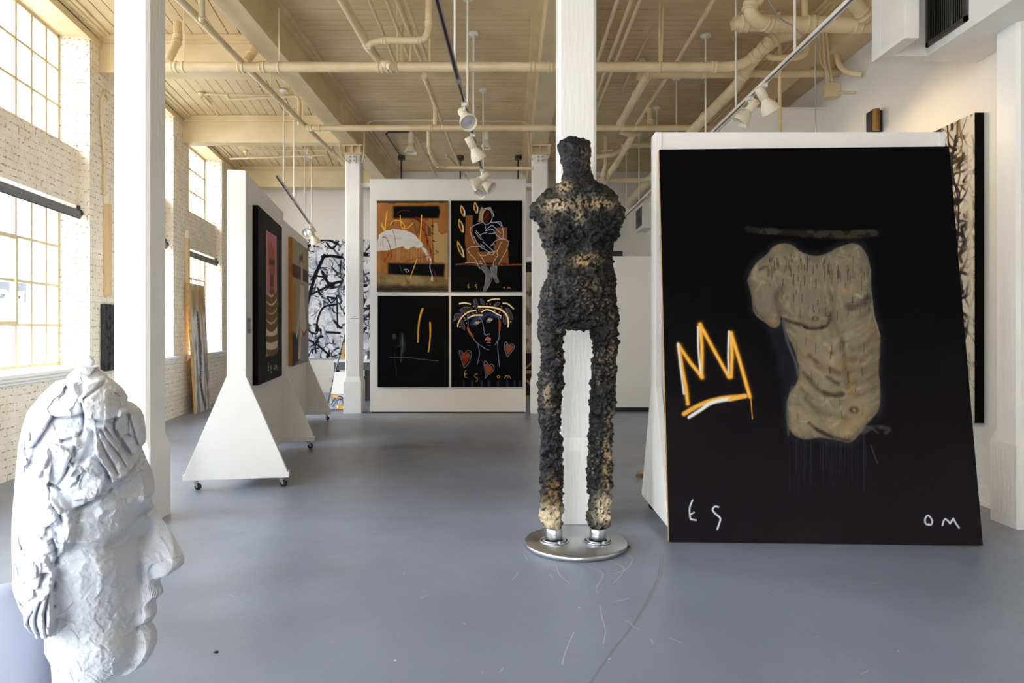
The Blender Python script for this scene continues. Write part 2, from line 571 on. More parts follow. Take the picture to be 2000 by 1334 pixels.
# baseboard, right wall
t = MB(); t.box(XR - .025, XR, -2, Y1, 0, .15); t.box(XR - .04, XR, -2, Y1, .0, .03)
struct(t.build('baseboard_right', M_TRIM, center=False))

# ---- ceilings (real boards with gaps)
t = MB()
y = Y0
while y < Y1:
    h = .132
    z = ZC + rnd.uniform(0, .004)
    x = -2.72
    t.box(-2.7, XR + .3, y, y + h - .010, z, z + .03)
    y += h
# left bay: boards parallel with the street wall
d = 0.0
while d < 4.2:
    h = .142
    s_in = lambda dd: None
    # strip from distance d to d+h inside the wall; stop at beam
    ok = -2.60
    def sx_(dd):  # s at which the strip edge crosses x = ok
        return (ok - P0.x + O.x * dd) / U.x if True else 0
    sa = max(SA, sx_(d + h))
    if sa < SB:
        z = ZC + .002 + rnd.uniform(0, .005)
        t.wbox(sa, SB, -(d + h - rnd.choice([.006, .006, .013])), -d, z, z + .03)
    d += h
struct(t.build('ceiling', M_PLANK, center=False))
t = MB(); p_ = [W(SA, TH, ZC + .04), W(SB, TH, ZC + .04)]
t.prism([(p_[0].x, Y0 - .4, ZC + .04), (XR + .35, Y0 - .4, ZC + .04), (XR + .35, Y1 + .4, ZC + .04), (p_[1].x, Y1 + .4, ZC + .04)], (0, 0, .06))
struct(t.build('roof_deck', M_DARK, center=False))

# ---- beams
def beam(x0, x1, z0, name, sides):
    t = MB(); t.box(x0, x1, Y0, Y1, z0, ZC)
    r = struct(t.build(name, M_CREAM, center=False, bevel=.006))
    for sgn in sides:
        xe = x1 if sgn > 0 else x0
        t = MB()
        prof = [(0, 4.95), (0, 4.86), (.03, 4.86), (.03, 4.885), (.075, 4.885), (.075, 4.915), (.12, 4.915), (.12, 4.95)]
        t.prism([(xe + sgn * a, Y0, z) for a, z in prof], (0, Y1 - Y0, 0))
        t.build('cornice_moulding', M_CREAM, r)
    return r
beam(-2.83, -2.573, 4.52, 'beam', (1,))
beam(.35, .63, 4.52, 'beam', (-1, 1))
beam(3.5, XR, 4.45, 'beam', (-1,))
# splice boards on the left beam beside the column head
t = MB()
for k in range(5): t.box(-2.573, -2.56, 10.35 + k * .2, 10.35 + k * .2 + .185, 4.53, 4.86)
struct(t.build('beam', M_CREAM, center=False, bevel=.004))
for yy in (5.05, 8.25, 11.33, 14.82, 1.7, -1.5):
    xw = W(yy / .988, 0, 0).x
    t = MB(); t.box(xw - .15, -2.83, yy, yy + .25, 4.52, ZC)
    r = struct(t.build('beam', M_CREAM, center=False, bevel=.006))
    t = MB()
    prof = [(0, 4.95), (0, 4.86), (-.03, 4.86), (-.03, 4.885), (-.07, 4.885), (-.07, 4.95)]
    t.prism([(xw, yy + a, z) for a, z in prof], (-2.83 - xw, 0, 0))
    t.box(xw, -2.83, yy - .02, yy + .02, 4.51, 4.55)
    t.build('cornice_moulding', M_CREAM, r)

# ---- columns
def column(x0, x1, y0, y1, ztop=4.52, flare=.022, hf=.62, cap=False):
    t = MB(); bv = .022
    def ring(e, z, b=bv):
        a, c, p, q = x0 - e, x1 + e, y0 - e, y1 + e
        return [(a + b, p, z), (c - b, p, z), (c, p + b, z), (c, q - b, z), (c - b, q, z), (a + b, q, z), (a, q - b, z), (a, p + b, z)]
    lv = [(flare, 0, .008), (flare, hf - .09, .008), (0, hf, bv), (0, ztop - (.16 if cap else 0), bv)]
    rs = [ring(*k) for k in lv]
    vs = [p for r in rs for p in r]
    fs = []
    for k in range(len(rs) - 1):
        for i in range(8):
            j = (i + 1) % 8
            fs.append((k * 8 + i, k * 8 + j, (k + 1) * 8 + j, (k + 1) * 8 + i))
    fs += [tuple(range(7, -1, -1)), tuple(range(len(vs) - 8, len(vs)))]
    t.add(vs, fs)
    r = struct(t.build('column', M_WOODW, center=False))
    if cap:
        c = MB()
        c.box(x0 - .03, x1 + .03, y0 - .03, y1 + .03, ztop - .16, ztop - .13)
        c.box(x0 - .05, x1 + .05, y0 - .06, y1 + .06, ztop - .03, ztop)
        c.box(x0, x1, y0 + .03, y1 - .03, ztop - .13, ztop - .03)
        for x in (x0 - .01, (x0 + x1) / 2 - .01, x1 - .01):
            c.prism([(x, y0 - .055, ztop - .03), (x, y0 + .04, ztop - .03), (x, y0 + .04, ztop - .13), (x, y0 - .01, ztop - .13)], (.02, 0, 0))
        c.build('cap_plate', M_CREAM, r)
        b = MB(); b.box((x0 + x1) / 2 - .055, (x0 + x1) / 2 + .065, y0 - .05, y0, ztop - .31, ztop - .17)
        bo = b.build('outlet_box', M_WHITE, r, bevel=.006)
        b = MB()
        for dx in (-.03, .035):
            for dz in (-.035, .03):
                b.cyl(((x0 + x1) / 2 + .005 + dx, y0 - .053, ztop - .24 + dz), ((x0 + x1) / 2 + .005 + dx, y0 - .05, ztop - .24 + dz), .02, n=14)
        b.build('socket', mat('socket_grey', (170, 170, 168), .4), bo)
    return r
column(-2.88, -2.62, 4.94, 5.2)                       # C1
column(-2.79, -2.53, 11.5, 11.76, cap=True)           # C2
column(.36, .635, 11.5, 11.76, cap=True)              # C3
column(.345, .625, 4.95, 5.2)                         # C4
column(3.575, 3.85, 4.81, 5.04, ztop=4.45, hf=.68)     # C5
column(-2.88, -2.62, -1.6, -1.34)
column(.345, .625, -1.6, -1.34)
# ================================================================== PARTITIONS, DISPLAY WALLS, DUCT
t = MB(); t.box(2.79, XR, 8.24, 8.4, 0, 4.06); t.box(2.79, 2.95, 8.4, Y1, 0, 4.06); t.box(2.77, XR, 8.22, Y1, 4.06, 4.085)
struct(t.build('wall_inner', M_WALL, center=False))
# hung low partition at the far right bay
t = thing('partition_screen', 'plain white half-height partition on a black base, far right bay', 'partition', (1.72, 11.8, 0))
q = MB(); q.box(.70, 2.79, 11.72, 11.84, .075, 2.67); q.build('screen_panel', M_WALL, t)
q = MB(); q.box(.72, 2.77, 11.74, 11.82, 0, .075); q.build('black_base', M_BLACK, t)
for z in (1.78, 1.73):
    q = MB(); q.cyl((1.86, 11.72, z), (1.86, 11.715, z), .012, n=8); q.build('screw_head', M_BLACK, t)
q = MB(); q.box(1.42, 1.93, 11.73, 11.83, 2.67, 2.76)
tag(q.build('speaker_bar', M_BLACK, bevel=.01), 'black bar lying on top of the far white partition', 'speaker')

def caster(mb_parent, x, y, ang=0.0):
    """swivel caster: top plate, fork, wheel; returns nothing, parts go under the display wall"""
    c, s_ = math.cos(ang), math.sin(ang)
    def R(a, b, z): return (x + a * c - b * s_, y + a * s_ + b * c, z)
    f = MB()
    f.obox((x, y, .084), (.028 * c, .028 * s_, 0), (-.022 * s_, .022 * c, 0), (0, 0, .003))
    f.cyl((x, y, .082), (x, y, .07), .014, n=12)
    for sg in (-1, 1):
        f.prism([R(-.016, sg * .016, .072), R(.016, sg * .016, .072), R(.028, sg * .016, .026), R(.014, sg * .016, .022)],
                Vector(R(0, sg * .002, 0)) - Vector(R(0, 0, 0)))
    fo = f.build('caster', M_METAL, mb_parent)
    k = MB(); k.lathe(R(.02, -.012, .03), Vector(R(0, 1, 0)) - Vector(R(0, 0, 0)), [(0, 0), (.02, 0), (.029, .003), (.03, .007), (.03, .017), (.029, .021), (.02, .024), (0, .024)], n=20)
    k.build('wheel', M_RUBBER, fo)

def display_wall(p0, p1, label, ztop=2.81, th=.158, half=.445):
    """rolling gallery wall: slab between two A-shaped end feet on casters"""
    a = Vector((p0[0], p0[1], 0)); b = Vector((p1[0], p1[1], 0))
    d = (b - a).normalized(); n_ = Vector((d.y, -d.x, 0))
    mid = (a + b) / 2
    r = thing('display_wall', label, 'display wall', mid)
    def Q(s, k, z): v = a + d * s + n_ * k; return Vector((v.x, v.y, z))
    L_ = (b - a).length
    m = MB(); h = th / 2
    m.hexa([Q(.03, -h + .012, .12), Q(L_ - .03, -h + .012, .12), Q(L_ - .03, h - .012, .12), Q(.03, h - .012, .12),
            Q(.03, -h + .012, ztop), Q(L_ - .03, -h + .012, ztop), Q(L_ - .03, h - .012, ztop), Q(.03, h - .012, ztop)])
    m.build('panel', M_WHITE, r, bevel=.004)
    for s0, s1 in ((0, .045), (L_ - .045, L_)):
        m = MB()
        poly = [(-h, ztop - .01), (-h + .01, ztop), (h - .01, ztop), (h, ztop - .01), (h, 1.0), (half - .02, .16), (half - .02, .135),
                (-half + .02, .135), (-half + .02, .16), (-h, 1.0)]
        m.prism([Q(s0, k, z) for k, z in poly], d * (s1 - s0))
        m.build('end_foot', M_WHITE, r, bevel=.003)
        m = MB()
        k0 = s0 if s0 == 0 else s1 - .09
        m.hexa([Q(k0, -half, .09), Q(k0 + .09, -half, .09), Q(k0 + .09, half, .09), Q(k0, half, .09),
                Q(k0, -half, .14), Q(k0 + .09, -half, .14), Q(k0 + .09, half, .14), Q(k0, half, .14)])
        m.build('foot_board', M_WHITE, r, bevel=.003)
        for kk in (-half + .1, half - .07):
            v = Q(k0 + .045, kk, 0); caster(r, v.x, v.y, rnd.uniform(-.5, .5))
    # bottom rail along the slab
    m = MB()
    m.hexa([Q(.03, -h, .09), Q(L_ - .03, -h, .09), Q(L_ - .03, h, .09), Q(.03, h, .09), Q(.03, -h, .135), Q(L_ - .03, -h, .135), Q(L_ - .03, h, .135), Q(.03, h, .135)])
    m.build('bottom_rail', M_WHITE, r)
    return r, Q
w1, Q1 = display_wall((-2.41, 6.0), (-2.77, 8.07), 'white rolling display wall nearest on the left, carrying the black painting of a striped figure')
w2, Q2 = display_wall((-2.93, 8.45), (-3.25, 10.65), 'white rolling display wall farther left, carrying the painting with an orange edge')
w3, Q3 = display_wall((1.045, 4.99), (3.13, 4.99), 'white rolling display wall on the right behind the large torso painting', ztop=2.83)
# switch plate on first wall
q = MB()
a = Q1(.17, .070, 1.44); dd = (Q1(1, 0, 0) - Q1(0, 0, 0)); nn = (Q1(0, 1, 0) - Q1(0, 0, 0))
q.obox(a + nn * .004, dd * .045, nn * .004, (0, 0, .068))
so = q.build('switch_plate', mat('grey_plate', (150, 150, 150), .35, metal=.6), None, bevel=.002)
q = MB(); q.obox(a + nn * .010, dd * .014, nn * .004, (0, 0, .03)); q.build('rocker', M_METAL, so)
tag(so, 'grey metal switch plate beside the striped-figure painting', 'switch')
# white caption card on the far left column
q = MB(); q.box(-2.715, -2.545, 11.494, 11.499, 1.53, 1.645)
so = q.build('caption_card', mat('card_white', (240, 242, 246), .5), None)
q = MB()
for k in range(2): q.box(-2.665, -2.595, 11.4925, 11.494, 1.625 - k * .0, 1.632)
q.box(-2.70, -2.56, 11.4925, 11.494, 1.592, 1.604); q.box(-2.65, -2.61, 11.4925, 11.494, 1.555, 1.562)
q.build('caption_lines', mat('card_grey', (165, 170, 180), .6), so)
tag(so, 'small white caption card on the far left column', 'card')

# fixed display wall between the far columns
r = thing('display_wall', 'wide white standing wall between the far columns, hung with four square paintings', 'display wall', (-1.06, 11.65, 0))
xa, xb = (722 - CX) / FPX * 11.55, (1027 - CX) / FPX * 11.55
q = MB(); q.box(xa, xb, 11.55, 11.70, .02, 3.96); q.build('panel', M_WALL, r, bevel=.004)
q = MB(); q.box(xa + .03, xb - .03, 11.57, 11.68, 0, .02); q.build('base', M_BLACK, r)
for z in (3.87, 2.615):
    q = MB(); q.box(-2.53, xa, 11.6, 11.66, z - .03, z + .03); q.build('tie_bar', M_WALL, r)
    q = MB(); q.box(xb, .36, 11.6, 11.66, z - .03, z + .03); q.build('tie_bar', M_WALL, r)
for px in (784, 899, 1012):
    x = (px - CX) / FPX * 12.6
    q = MB(); q.cyl((x, 12.6, 2.6), (x, 12.6, 4.0), .012, n=8)
# rods behind the wall holding track gear from the boards
for i, px in enumerate((784, 899, 1012)):
    x = (px - CX) / FPX * 13.9
    q = MB(); q.cyl((x, 13.9, 3.2), (x, 13.9, 4.92), .017, n=10)
    ro = q.build('hanging_rod', mat('dark_bronze', (62, 58, 54), .45), None)
    q = MB(); q.cyl((x, 13.9, 4.87), (x, 13.9, 4.95), .075, n=20); q.build('canopy', MATS['dark_bronze'], ro)
    tag(ro, ('leftmost', 'middle', 'rightmost')[i] + ' dark ceiling rod dropping behind the four-painting wall', 'ceiling rod')

# ---- air duct soffit, upper right
t = MB()
zb = 3.58
t.box(3.31, XR, -1.0, 5.56, zb, ZC - .0)
t.box(2.94, 3.31, 5.42, 5.56, zb, ZC)
t.box(2.94, 3.05, 5.09, 5.42, zb, ZC)
du = thing('air_duct', 'white boxed-in air duct overhead at the upper right', 'duct', (3.5, 3, zb))
t.build('duct_box', M_WHITE, du, bevel=.006)
q = MB()
gy0, gy1 = 4.93, 5.41; gz0, gz1 = 3.64, 4.7
gx = 3.31
for a, b, c_, d_ in ((gy0, gy1, gz0, gz0 + .035), (gy0, gy1, gz1 - .035, gz1), (gy0, gy0 + .03, gz0, gz1), (gy1 - .03, gy1, gz0, gz1)):
    q.box(gx - .02, gx, a, b, c_, d_)
gm = mat('grille_metal', (96, 94, 92), .4, metal=.7)
go = q.build('grille', gm, du)
q = MB(); q.box(gx - .004, gx - .001, gy0, gy1, gz0, gz1)
q.cur = 1
k = gy0 + .04
while k < gy1 - .03:
    q.obox((gx - .012, k, (gz0 + gz1) / 2), (.009, .006, 0), (-.001, .0015, 0), (0, 0, (gz1 - gz0) / 2 - .035)); k += .022
q.build('grille_blades', [M_BLACK, gm], go)

# ================================================================== STREET OUTSIDE
def tw(s, d, z): return W(s, d, z)
bld = thing('building', 'pale shopfront building across the street seen through the nearest window', 'building', W(11, 15, -.15))
t = MB()
t.wbox(-12, 26, 15, 19, -.15, 4.2)
t.build('facade', mat('pale_facade', (214, 214, 216), .8), bld)
t = MB()
t.prism([W(8, 14.7, 4.2), W(14.2, 14.7, 4.2), W(13.4, 14.7, 5.3), W(8, 14.7, 6.4)], O * 3)
t.build('gable', mat('grey_siding', (46, 48, 55), .8), bld)
for k in range(9):
    s = -10 + k * 3.9
    t = MB(); t.wbox(s, s + 2.4, 14.93, 15.0, 1.0, 2.6)
    t.build('shop_window', mat('dark_shop_glass', (40, 44, 52), .2), bld)
t = MB()
sgn = thing('street_sign', 'grey street sign with big white letters seen through the nearest window', 'sign', W(9.1, 6.0, 1))
# sign board, d=6 outside; the letters stand on it
dS = 6.0
def SG(px, py, off=0.0):
    # intersection of the view line with the sign plane
    k = (px - CX) / FPX
    # W(s,d): x = P0.x + U.x s + O.x d ; y = U.y s + O.y d ; x = k*y
    dd_ = dS + off
    s = (k * O.y * dd_ - P0.x - O.x * dd_) / (U.x - k * U.y)
    Y = U.y * s + O.y * dd_
    return W(s, dd_, CAMH + (HY - py) / FPX * Y)
a, b, c_, d_ = SG(-14, 588.5), SG(64, 591), SG(64, 553), SG(-14, 549)
q = MB(); q.prism([a, b, c_, d_], O * .05)
q.build('sign_board', mat('sign_grey', (44, 46, 52), .7), sgn)
def zs(x, y): return SG(x / 22.24, 540 + y / 22.24, -.02)
q = MB()
arc = [(90, 960)]
pts = []
def band(ptsA, ptsB):
    for i in range(len(ptsA) - 1):
        q.add([zs(*ptsA[i]), zs(*ptsA[i + 1]), zs(*ptsB[i + 1]), zs(*ptsB[i])], [(0, 1, 2, 3)])
        q.add([zs(*ptsA[i]) + O * .019, zs(*ptsA[i + 1]) + O * .019, zs(*ptsB[i + 1]) + O * .019, zs(*ptsB[i]) + O * .019], [(3, 2, 1, 0)])
outr = [(70 + 350 * math.sin(t_), 870 - 320 * math.cos(t_)) for t_ in np.linspace(-1.4, 2.5, 22)]
inr = [(90 + 175 * math.sin(t_) * (1 if t_ > 0 else .5), 835 - 100 * math.cos(t_)) for t_ in np.linspace(-1.4, 2.5, 22)]
band(outr, inr)
q.add([zs(-200, 1000), zs(150, 960), zs(330, 1090), zs(-200, 1120)], [(0, 1, 2, 3)])
for x0, y0, x1, y1 in ((640, 300, 710, 1100), (640, 640, 1030, 830), (885, 640, 1030, 1120), (640, 970, 1030, 1120), (1065, 640, 1070, 700)):
    q.add([zs(x0, y0), zs(x1, y0 + (x1 - x0) * .05), zs(x1, y1), zs(x0, y1)], [(0, 1, 2, 3)])
q.build('sign_lettering', mat('sign_white', (250, 250, 250), .5), sgn)
for s in (SG(0, 570).y, SG(56, 570).y):
    q = MB(); v = SG(0, 570) if s == SG(0, 570).y else SG(56, 570); v = v + O * .08; q.cyl((v.x, v.y, -.15), (v.x, v.y, v.z), .04)
    q.build('post', M_METAL, sgn)
# parked car
cr = thing('car', 'pale parked car outside the nearest window', 'car', W(9.3, 7.6, -.15))
def cs(s, d, z): return W(9.3 + s, 7.6 + d, -.15 + z)
body = [(-2.1, .35), (-2.15, .7), (-1.9, .85), (-1.2, .95), (-.5, 1.4), (.7, 1.45), (1.4, 1.0), (2.0, .92), (2.15, .6), (2.1, .3)]
q = MB(); q.prism([cs(s, -.85, z) for s, z in body], O * 1.7)
q.build('car_body', mat('car_silver', (205, 208, 214), .3), cr, bevel=.05)
q = MB(); q.prism([cs(s, -.87, z) for s, z in [(-1.05, .97), (-.45, 1.33), (.05, 1.36), (.05, .97)]], O * 1.74)
q.prism([cs(s, -.87, z) for s, z in [(.12, .97), (.12, 1.36), (.65, 1.36), (1.2, 1.0)]], O * 1.74)
q.build('car_windows', mat('car_glass', (22, 25, 32), .1), cr)
for s in (-1.35, 1.35):
    for d in (-.86, .66):
        q = MB(); q.lathe(cs(s, d, .32), O, [(0, 0), (.18, 0), (.3, .02), (.32, .06), (.32, .14), (.3, .2), (0, .2)], n=24)
        q.build('wheel', M_RUBBER, cr)
# ================================================================== PAINTED CANVASES
def vnoise(U_, V_, scale, seed=0, octv=4, sx=1.0, sy=1.0):
    out = np.zeros(U_.shape); amp = 1; tot = 0
    rg = np.random.RandomState(seed)
    for o_ in range(octv):
        T = rg.rand(64, 64)
        x = U_ * scale * sx * 2 ** o_ + 13.7; y = V_ * scale * sy * 2 ** o_ + 7.3
        xi = np.floor(x).astype(int); yi = np.floor(y).astype(int)
        fx = x - xi; fy = y - yi
        fx = fx * fx * (3 - 2 * fx); fy = fy * fy * (3 - 2 * fy)
        a = T[yi % 64, xi % 64]; b = T[yi % 64, (xi + 1) % 64]; c = T[(yi + 1) % 64, xi % 64]; d = T[(yi + 1) % 64, (xi + 1) % 64]
        out += amp * ((a * (1 - fx) + b * fx) * (1 - fy) + (c * (1 - fx) + d * fx) * fy)
        tot += amp; amp *= .5
    return out / tot
def sstep(a, b, x):
    t = np.clip((x - a) / (b - a), 0, 1); return t * t * (3 - 2 * t)
def seg_dist(U_, V_, pts, w, w2=None):
    """signed distance to a tapered polyline"""
    n = len(pts) - 1; D = np.full(U_.shape, 1e9)
    for i in range(n):
        ax, ay = pts[i]; bx, by = pts[i + 1]
        dx, dy = bx - ax, by - ay; l2 = dx * dx + dy * dy + 1e-9
        t = np.clip(((U_ - ax) * dx + (V_ - ay) * dy) / l2, 0, 1)
        dd_ = np.hypot(U_ - ax - t * dx, V_ - ay - t * dy)
        ww = w if w2 is None else w + (w2 - w) * (i + t) / n
        D = np.minimum(D, dd_ - ww / 2)
    return D
def poly_sd(U_, V_, pts):
    inside = np.zeros(U_.shape, bool); n = len(pts)
    for i in range(n):
        ax, ay = pts[i]; bx, by = pts[(i + 1) % n]
        c = ((ay > V_) != (by > V_)) & (U_ < (bx - ax) * (V_ - ay) / (by - ay + 1e-12) + ax)
        inside ^= c
    D = seg_dist(U_, V_, list(pts) + [pts[0]], 0)
    return np.where(inside, -D, D)

class Art:
    def __init__(s, u0, v0, u1, v1, nx, base, H=None, seed=1):
        s.u0, s.v0, s.u1, s.v1 = u0, v0, u1, v1
        s.nx = nx; s.ny = int(nx * (v1 - v0) / (u1 - u0))
        u = np.linspace(u0, u1, s.nx); v = np.linspace(v0, v1, s.ny)
        s.U, s.V = np.meshgrid(u, v)
        s.px = (u1 - u0) / nx
        s.c = np.empty(s.U.shape + (3,)); s.c[:] = base
        s.H = H; s.seed = seed
        s.n1 = vnoise(s.U / (u1 - u0), s.V / (u1 - u0), 40, seed + 5, 3)
    def m(s, pts):
        return [s.H(*p) for p in pts] if s.H else pts
    def put(s, mask, col, alpha=1, sl=None):
        mk = np.clip(mask, 0, 1)[..., None] * alpha
        col = np.asarray(col, float)
        if sl is None: s.c = s.c * (1 - mk) + col * mk
        else: s.c[sl] = s.c[sl] * (1 - mk) + col * mk
    def noise(s, scale, seed=0, octv=4, sx=1, sy=1):
        k = s.u1 - s.u0
        return vnoise((s.U - s.u0) / k, (s.V - s.v0) / k, scale, seed, octv, sx, sy)
    def stroke(s, pts, w, col, soft=None, alpha=1, w2=None, smooth=True, dry=0):
        pts = s.m(pts)
        if smooth: pts = catmull(pts, 7)
        soft = s.px * 1.2 if soft is None else soft
        P_ = np.array(pts); mg = max(w, w2 or 0) + soft * 2 + 2
        i0, i1 = np.searchsorted(s.V[:, 0], [P_[:, 1].min() - mg, P_[:, 1].max() + mg])
        j0, j1 = np.searchsorted(s.U[0], [P_[:, 0].min() - mg, P_[:, 0].max() + mg])
        if i1 <= i0 or j1 <= j0: return
        sl = (slice(i0, i1), slice(j0, j1))
        D = seg_dist(s.U[sl], s.V[sl], pts, w, w2)
        D = D + (s.n1[sl] - .5) * w * (.35 if dry else .12)
        mk = np.clip(.5 - D / soft, 0, 1)
        if dry: mk = mk * (1 - dry * (s.n1[sl] > .52))
        s.put(mk, col, alpha, sl)
    def fill(s, pts, col, soft=None, alpha=1, rough=0, smooth=False, tex=None):
        pts = s.m(pts)
        if smooth: pts = catmull(list(pts) + [pts[0]], 6)
        soft = s.px * 1.2 if soft is None else soft
        D = poly_sd(s.U, s.V, [tuple(p) for p in pts])
        if rough: D = D + (s.noise(18, s.seed + 9) - .5) * 2 * rough
        mk = np.clip(.5 - D / soft, 0, 1)
        if tex is not None: mk = mk * tex
        s.put(mk, col, alpha)
        return mk
    def blotch(s, scale, lo, hi, col, alpha=1, seed=3, sx=1, sy=1, mask=None):
        n_ = s.noise(scale, seed, 4, sx, sy)
        mk = sstep(lo, hi, n_)
        if mask is not None: mk = mk * mask
        s.put(mk, col, alpha)

def canvas(art, name, label, bl, ex, ez, wd, ht, th, edge, cat='painting', group=None, rough=.55, bump=.25, face_extra=None, top=None):
    """a stretched canvas: painted front (colour per vertex), and its stretcher sides"""
    bl = Vector(bl); ex = Vector(ex).normalized(); ez = Vector(ez).normalized(); nrm = ex.cross(ez).normalized()  # towards viewer
    r = thing(name, label, cat, bl + ex * wd / 2, group)
    ny, nx = art.U.shape
    u = np.linspace(0, wd, nx); v = np.linspace(ht, 0, ny)
    UU, VV = np.meshgrid(u, v)
    rg = np.random.RandomState(art.seed)
    base = np.array(bl)[None, None] + UU[..., None] * np.array(ex) + VV[..., None] * np.array(ez) + np.array(nrm) * th
    lum = art.c.mean(-1)
    vs = base.reshape(-1, 3)
    idx = np.arange(nx * ny).reshape(ny, nx)
    f = np.stack([idx[1:, :-1], idx[1:, 1:], idx[:-1, 1:], idx[:-1, :-1]], -1).reshape(-1, 4)
    me = bpy.data.meshes.new('canvas')
    me.vertices.add(len(vs)); me.vertices.foreach_set('co', vs.ravel())
    me.loops.add(f.size); me.loops.foreach_set('vertex_index', f.ravel().astype(np.int32))
    me.polygons.add(len(f)); me.polygons.foreach_set('loop_start', np.arange(0, f.size, 4, dtype=np.int32))
    me.polygons.foreach_set('loop_total', np.full(len(f), 4, dtype=np.int32))
    me.update()
    ca = me.color_attributes.new('paint', 'FLOAT_COLOR', 'POINT')
    cc = np.ones((nx * ny, 4)); cc[:, :3] = lin(np.clip(art.c, 0, 255)).reshape(-1, 3)
    ca.data.foreach_set('color', cc.ravel())
    me.materials.append(mat('paint_r%02d_b%02d' % (int(rough * 100), int(bump * 100)), attr='paint', rough=rough, bump=bump, bscale=90, spec=.06))
    o = bpy.data.objects.new('canvas', me); COL.objects.link(o)
    o.parent = r; o.matrix_parent_inverse = Matrix.Translation(-PL[r.name])
    e = .0006
    s_ = MB()
    A = [bl, bl + ex * wd, bl + ex * wd + ez * ht, bl + ez * ht]
    B = [p + nrm * (th - e) for p in A]
    s_.add(A + B, [(0, 3, 2, 1), (4, 5, 6, 7), (0, 1, 5, 4), (1, 2, 6, 5), (2, 3, 7, 6), (3, 0, 4, 7)])
    s_.build('stretcher', edge, r)
    return r

BLK = (6, 5, 7)
M_EDGEB = mat('black_canvas_edge', (8, 8, 9), .7, spec=.1)
M_EDGEW = mat('white_canvas_edge', (225, 222, 214), .7)
M_EDGEO = mat('ochre_canvas_edge', (196, 132, 52), .6, col2=(170, 104, 40), nscale=8)

# ---- 1: ochre abstract (upper left of the four)
A = Art(5, 48, 985, 1298, 230, (158, 104, 54), seed=11)
A.blotch(4, .35, .7, (140, 86, 38), .7, 1); A.blotch(9, .5, .8, (176, 122, 66), .5, 2)
A.fill([(0, 1060), (1000, 1090), (1000, 1310), (0, 1310)], (112, 92, 58), soft=90, alpha=.95, rough=30)
A.blotch(6, .45, .7, (168, 148, 104), .6, 4, 1, 1, mask=(A.V > 1060) & (A.V < 1220))
A.fill([(0, 1220), (1000, 1220), (1000, 1310), (0, 1310)], (52, 46, 36), soft=60, alpha=.85, rough=30)
A.fill([(0, 40), (1000, 40), (1000, 75), (0, 85)], (74, 66, 38), soft=6, rough=14)
A.fill([(790, 350), (835, 350), (850, 470), (900, 510), (975, 490), (985, 900), (800, 900), (775, 560)], (176, 148, 98), soft=8, alpha=.9, rough=14)
A.fill([(940, 500), (975, 500), (975, 1130), (945, 1130)], (170, 144, 96), soft=8, alpha=.7, rough=10)
for x, y0, y1 in ((290, 690, 880), (318, 690, 870), (485, 700, 890), (520, 700, 880), (550, 690, 860), (590, 690, 880), (630, 740, 900), (560, 640, 720)):
    A.stroke([(x, y0), (x - 3, y1)], 10, (180, 158, 120), soft=8, alpha=.6)
A.fill([(5, 640), (40, 520), (120, 460), (240, 440), (350, 448), (470, 480), (560, 545), (640, 650), (600, 690), (560, 700), (520, 680), (470, 695), (450, 720), (400, 715), (380, 690), (370, 672), (280, 695), (150, 735), (5, 738)],
       (208, 202, 196), soft=8, rough=9)
A.blotch(8, .5, .75, (186, 178, 168), .5, 7, 1, 3, mask=np.clip(.5 - poly_sd(A.U, A.V, [(5, 640), (120, 470), (350, 460), (560, 560), (600, 680), (280, 690), (5, 730)]) / 10, 0, 1))
A.stroke([(600, 660), (680, 750), (740, 850), (755, 1000), (765, 1140)], 46, (212, 208, 205), w2=18, soft=8, dry=.5)
A.stroke([(640, 700), (690, 800), (700, 870)], 16, (212, 208, 205), soft=6, w2=6)
sp = np.clip(.5 - poly_sd(A.U, A.V, [(240, 135), (860, 132), (850, 275), (240, 280)]) / 70, 0, 1)
A.put(sp, (60, 44, 26), .9); A.fill([(238, 128), (850, 126), (872, 200), (850, 285), (240, 288)], BLK, soft=24)
sp = np.clip(.5 - poly_sd(A.U, A.V, [(165, 915), (930, 930), (920, 1080), (165, 1045)]) / 70, 0, 1)
A.put(sp, (60, 50, 34), .9); A.fill([(165, 908), (935, 925), (922, 1088), (165, 1050)], BLK, soft=22)
A.stroke([(285, 235), (320, 195), (390, 178), (460, 195)], 12, (110, 30, 18), soft=8, alpha=.8)
RED = (120, 30, 20)
A.stroke([(540, 290), (610, 340), (640, 440), (670, 500), (710, 620), (750, 760), (770, 900)], 46, RED, w2=10, soft=14, alpha=.9, dry=.6)
A.stroke([(790, 1000), (815, 1080), (822, 1170)], 12, RED, soft=6)
A.stroke([(700, 310), (640, 360), (600, 470), (560, 540)], 18, RED, soft=14, alpha=.6, dry=.6)
A.stroke([(240, 330), (220, 385)], 12, RED, soft=6)
A.stroke([(80, 560), (105, 548), (150, 580), (190, 690), (212, 780), (190, 860)], 9, (112, 50, 44), soft=5)
A.stroke([(80, 560), (90, 630), (100, 690)], 5, (160, 130, 110), soft=4)
A.stroke([(180, 760), (120, 850), (110, 900)], 16, RED, soft=10, alpha=.7, dry=.7)
A.stroke([(390, 1090), (430, 1160), (490, 1240)], 9, RED, soft=5, alpha=.7)
A.stroke([(220, 440), (250, 540), (270, 670)], 8, (150, 112, 70), soft=5)
for pp in ([(480, 300), (530, 400), (555, 540)], [(510, 300), (640, 340), (740, 430)], [(590, 290), (600, 400), (560, 500)], [(770, 300), (775, 600), (780, 900)], [(660, 380), (690, 560), (700, 700)]):
    A.stroke(pp, 7, (44, 34, 22), soft=4, alpha=.85)
A.stroke([(385, 890), (560, 840), (760, 795), (860, 755)], 5, (50, 38, 24), soft=3)
A.fill([(700, 410), (745, 420), (750, 535), (715, 530)], (84, 70, 36), soft=8)
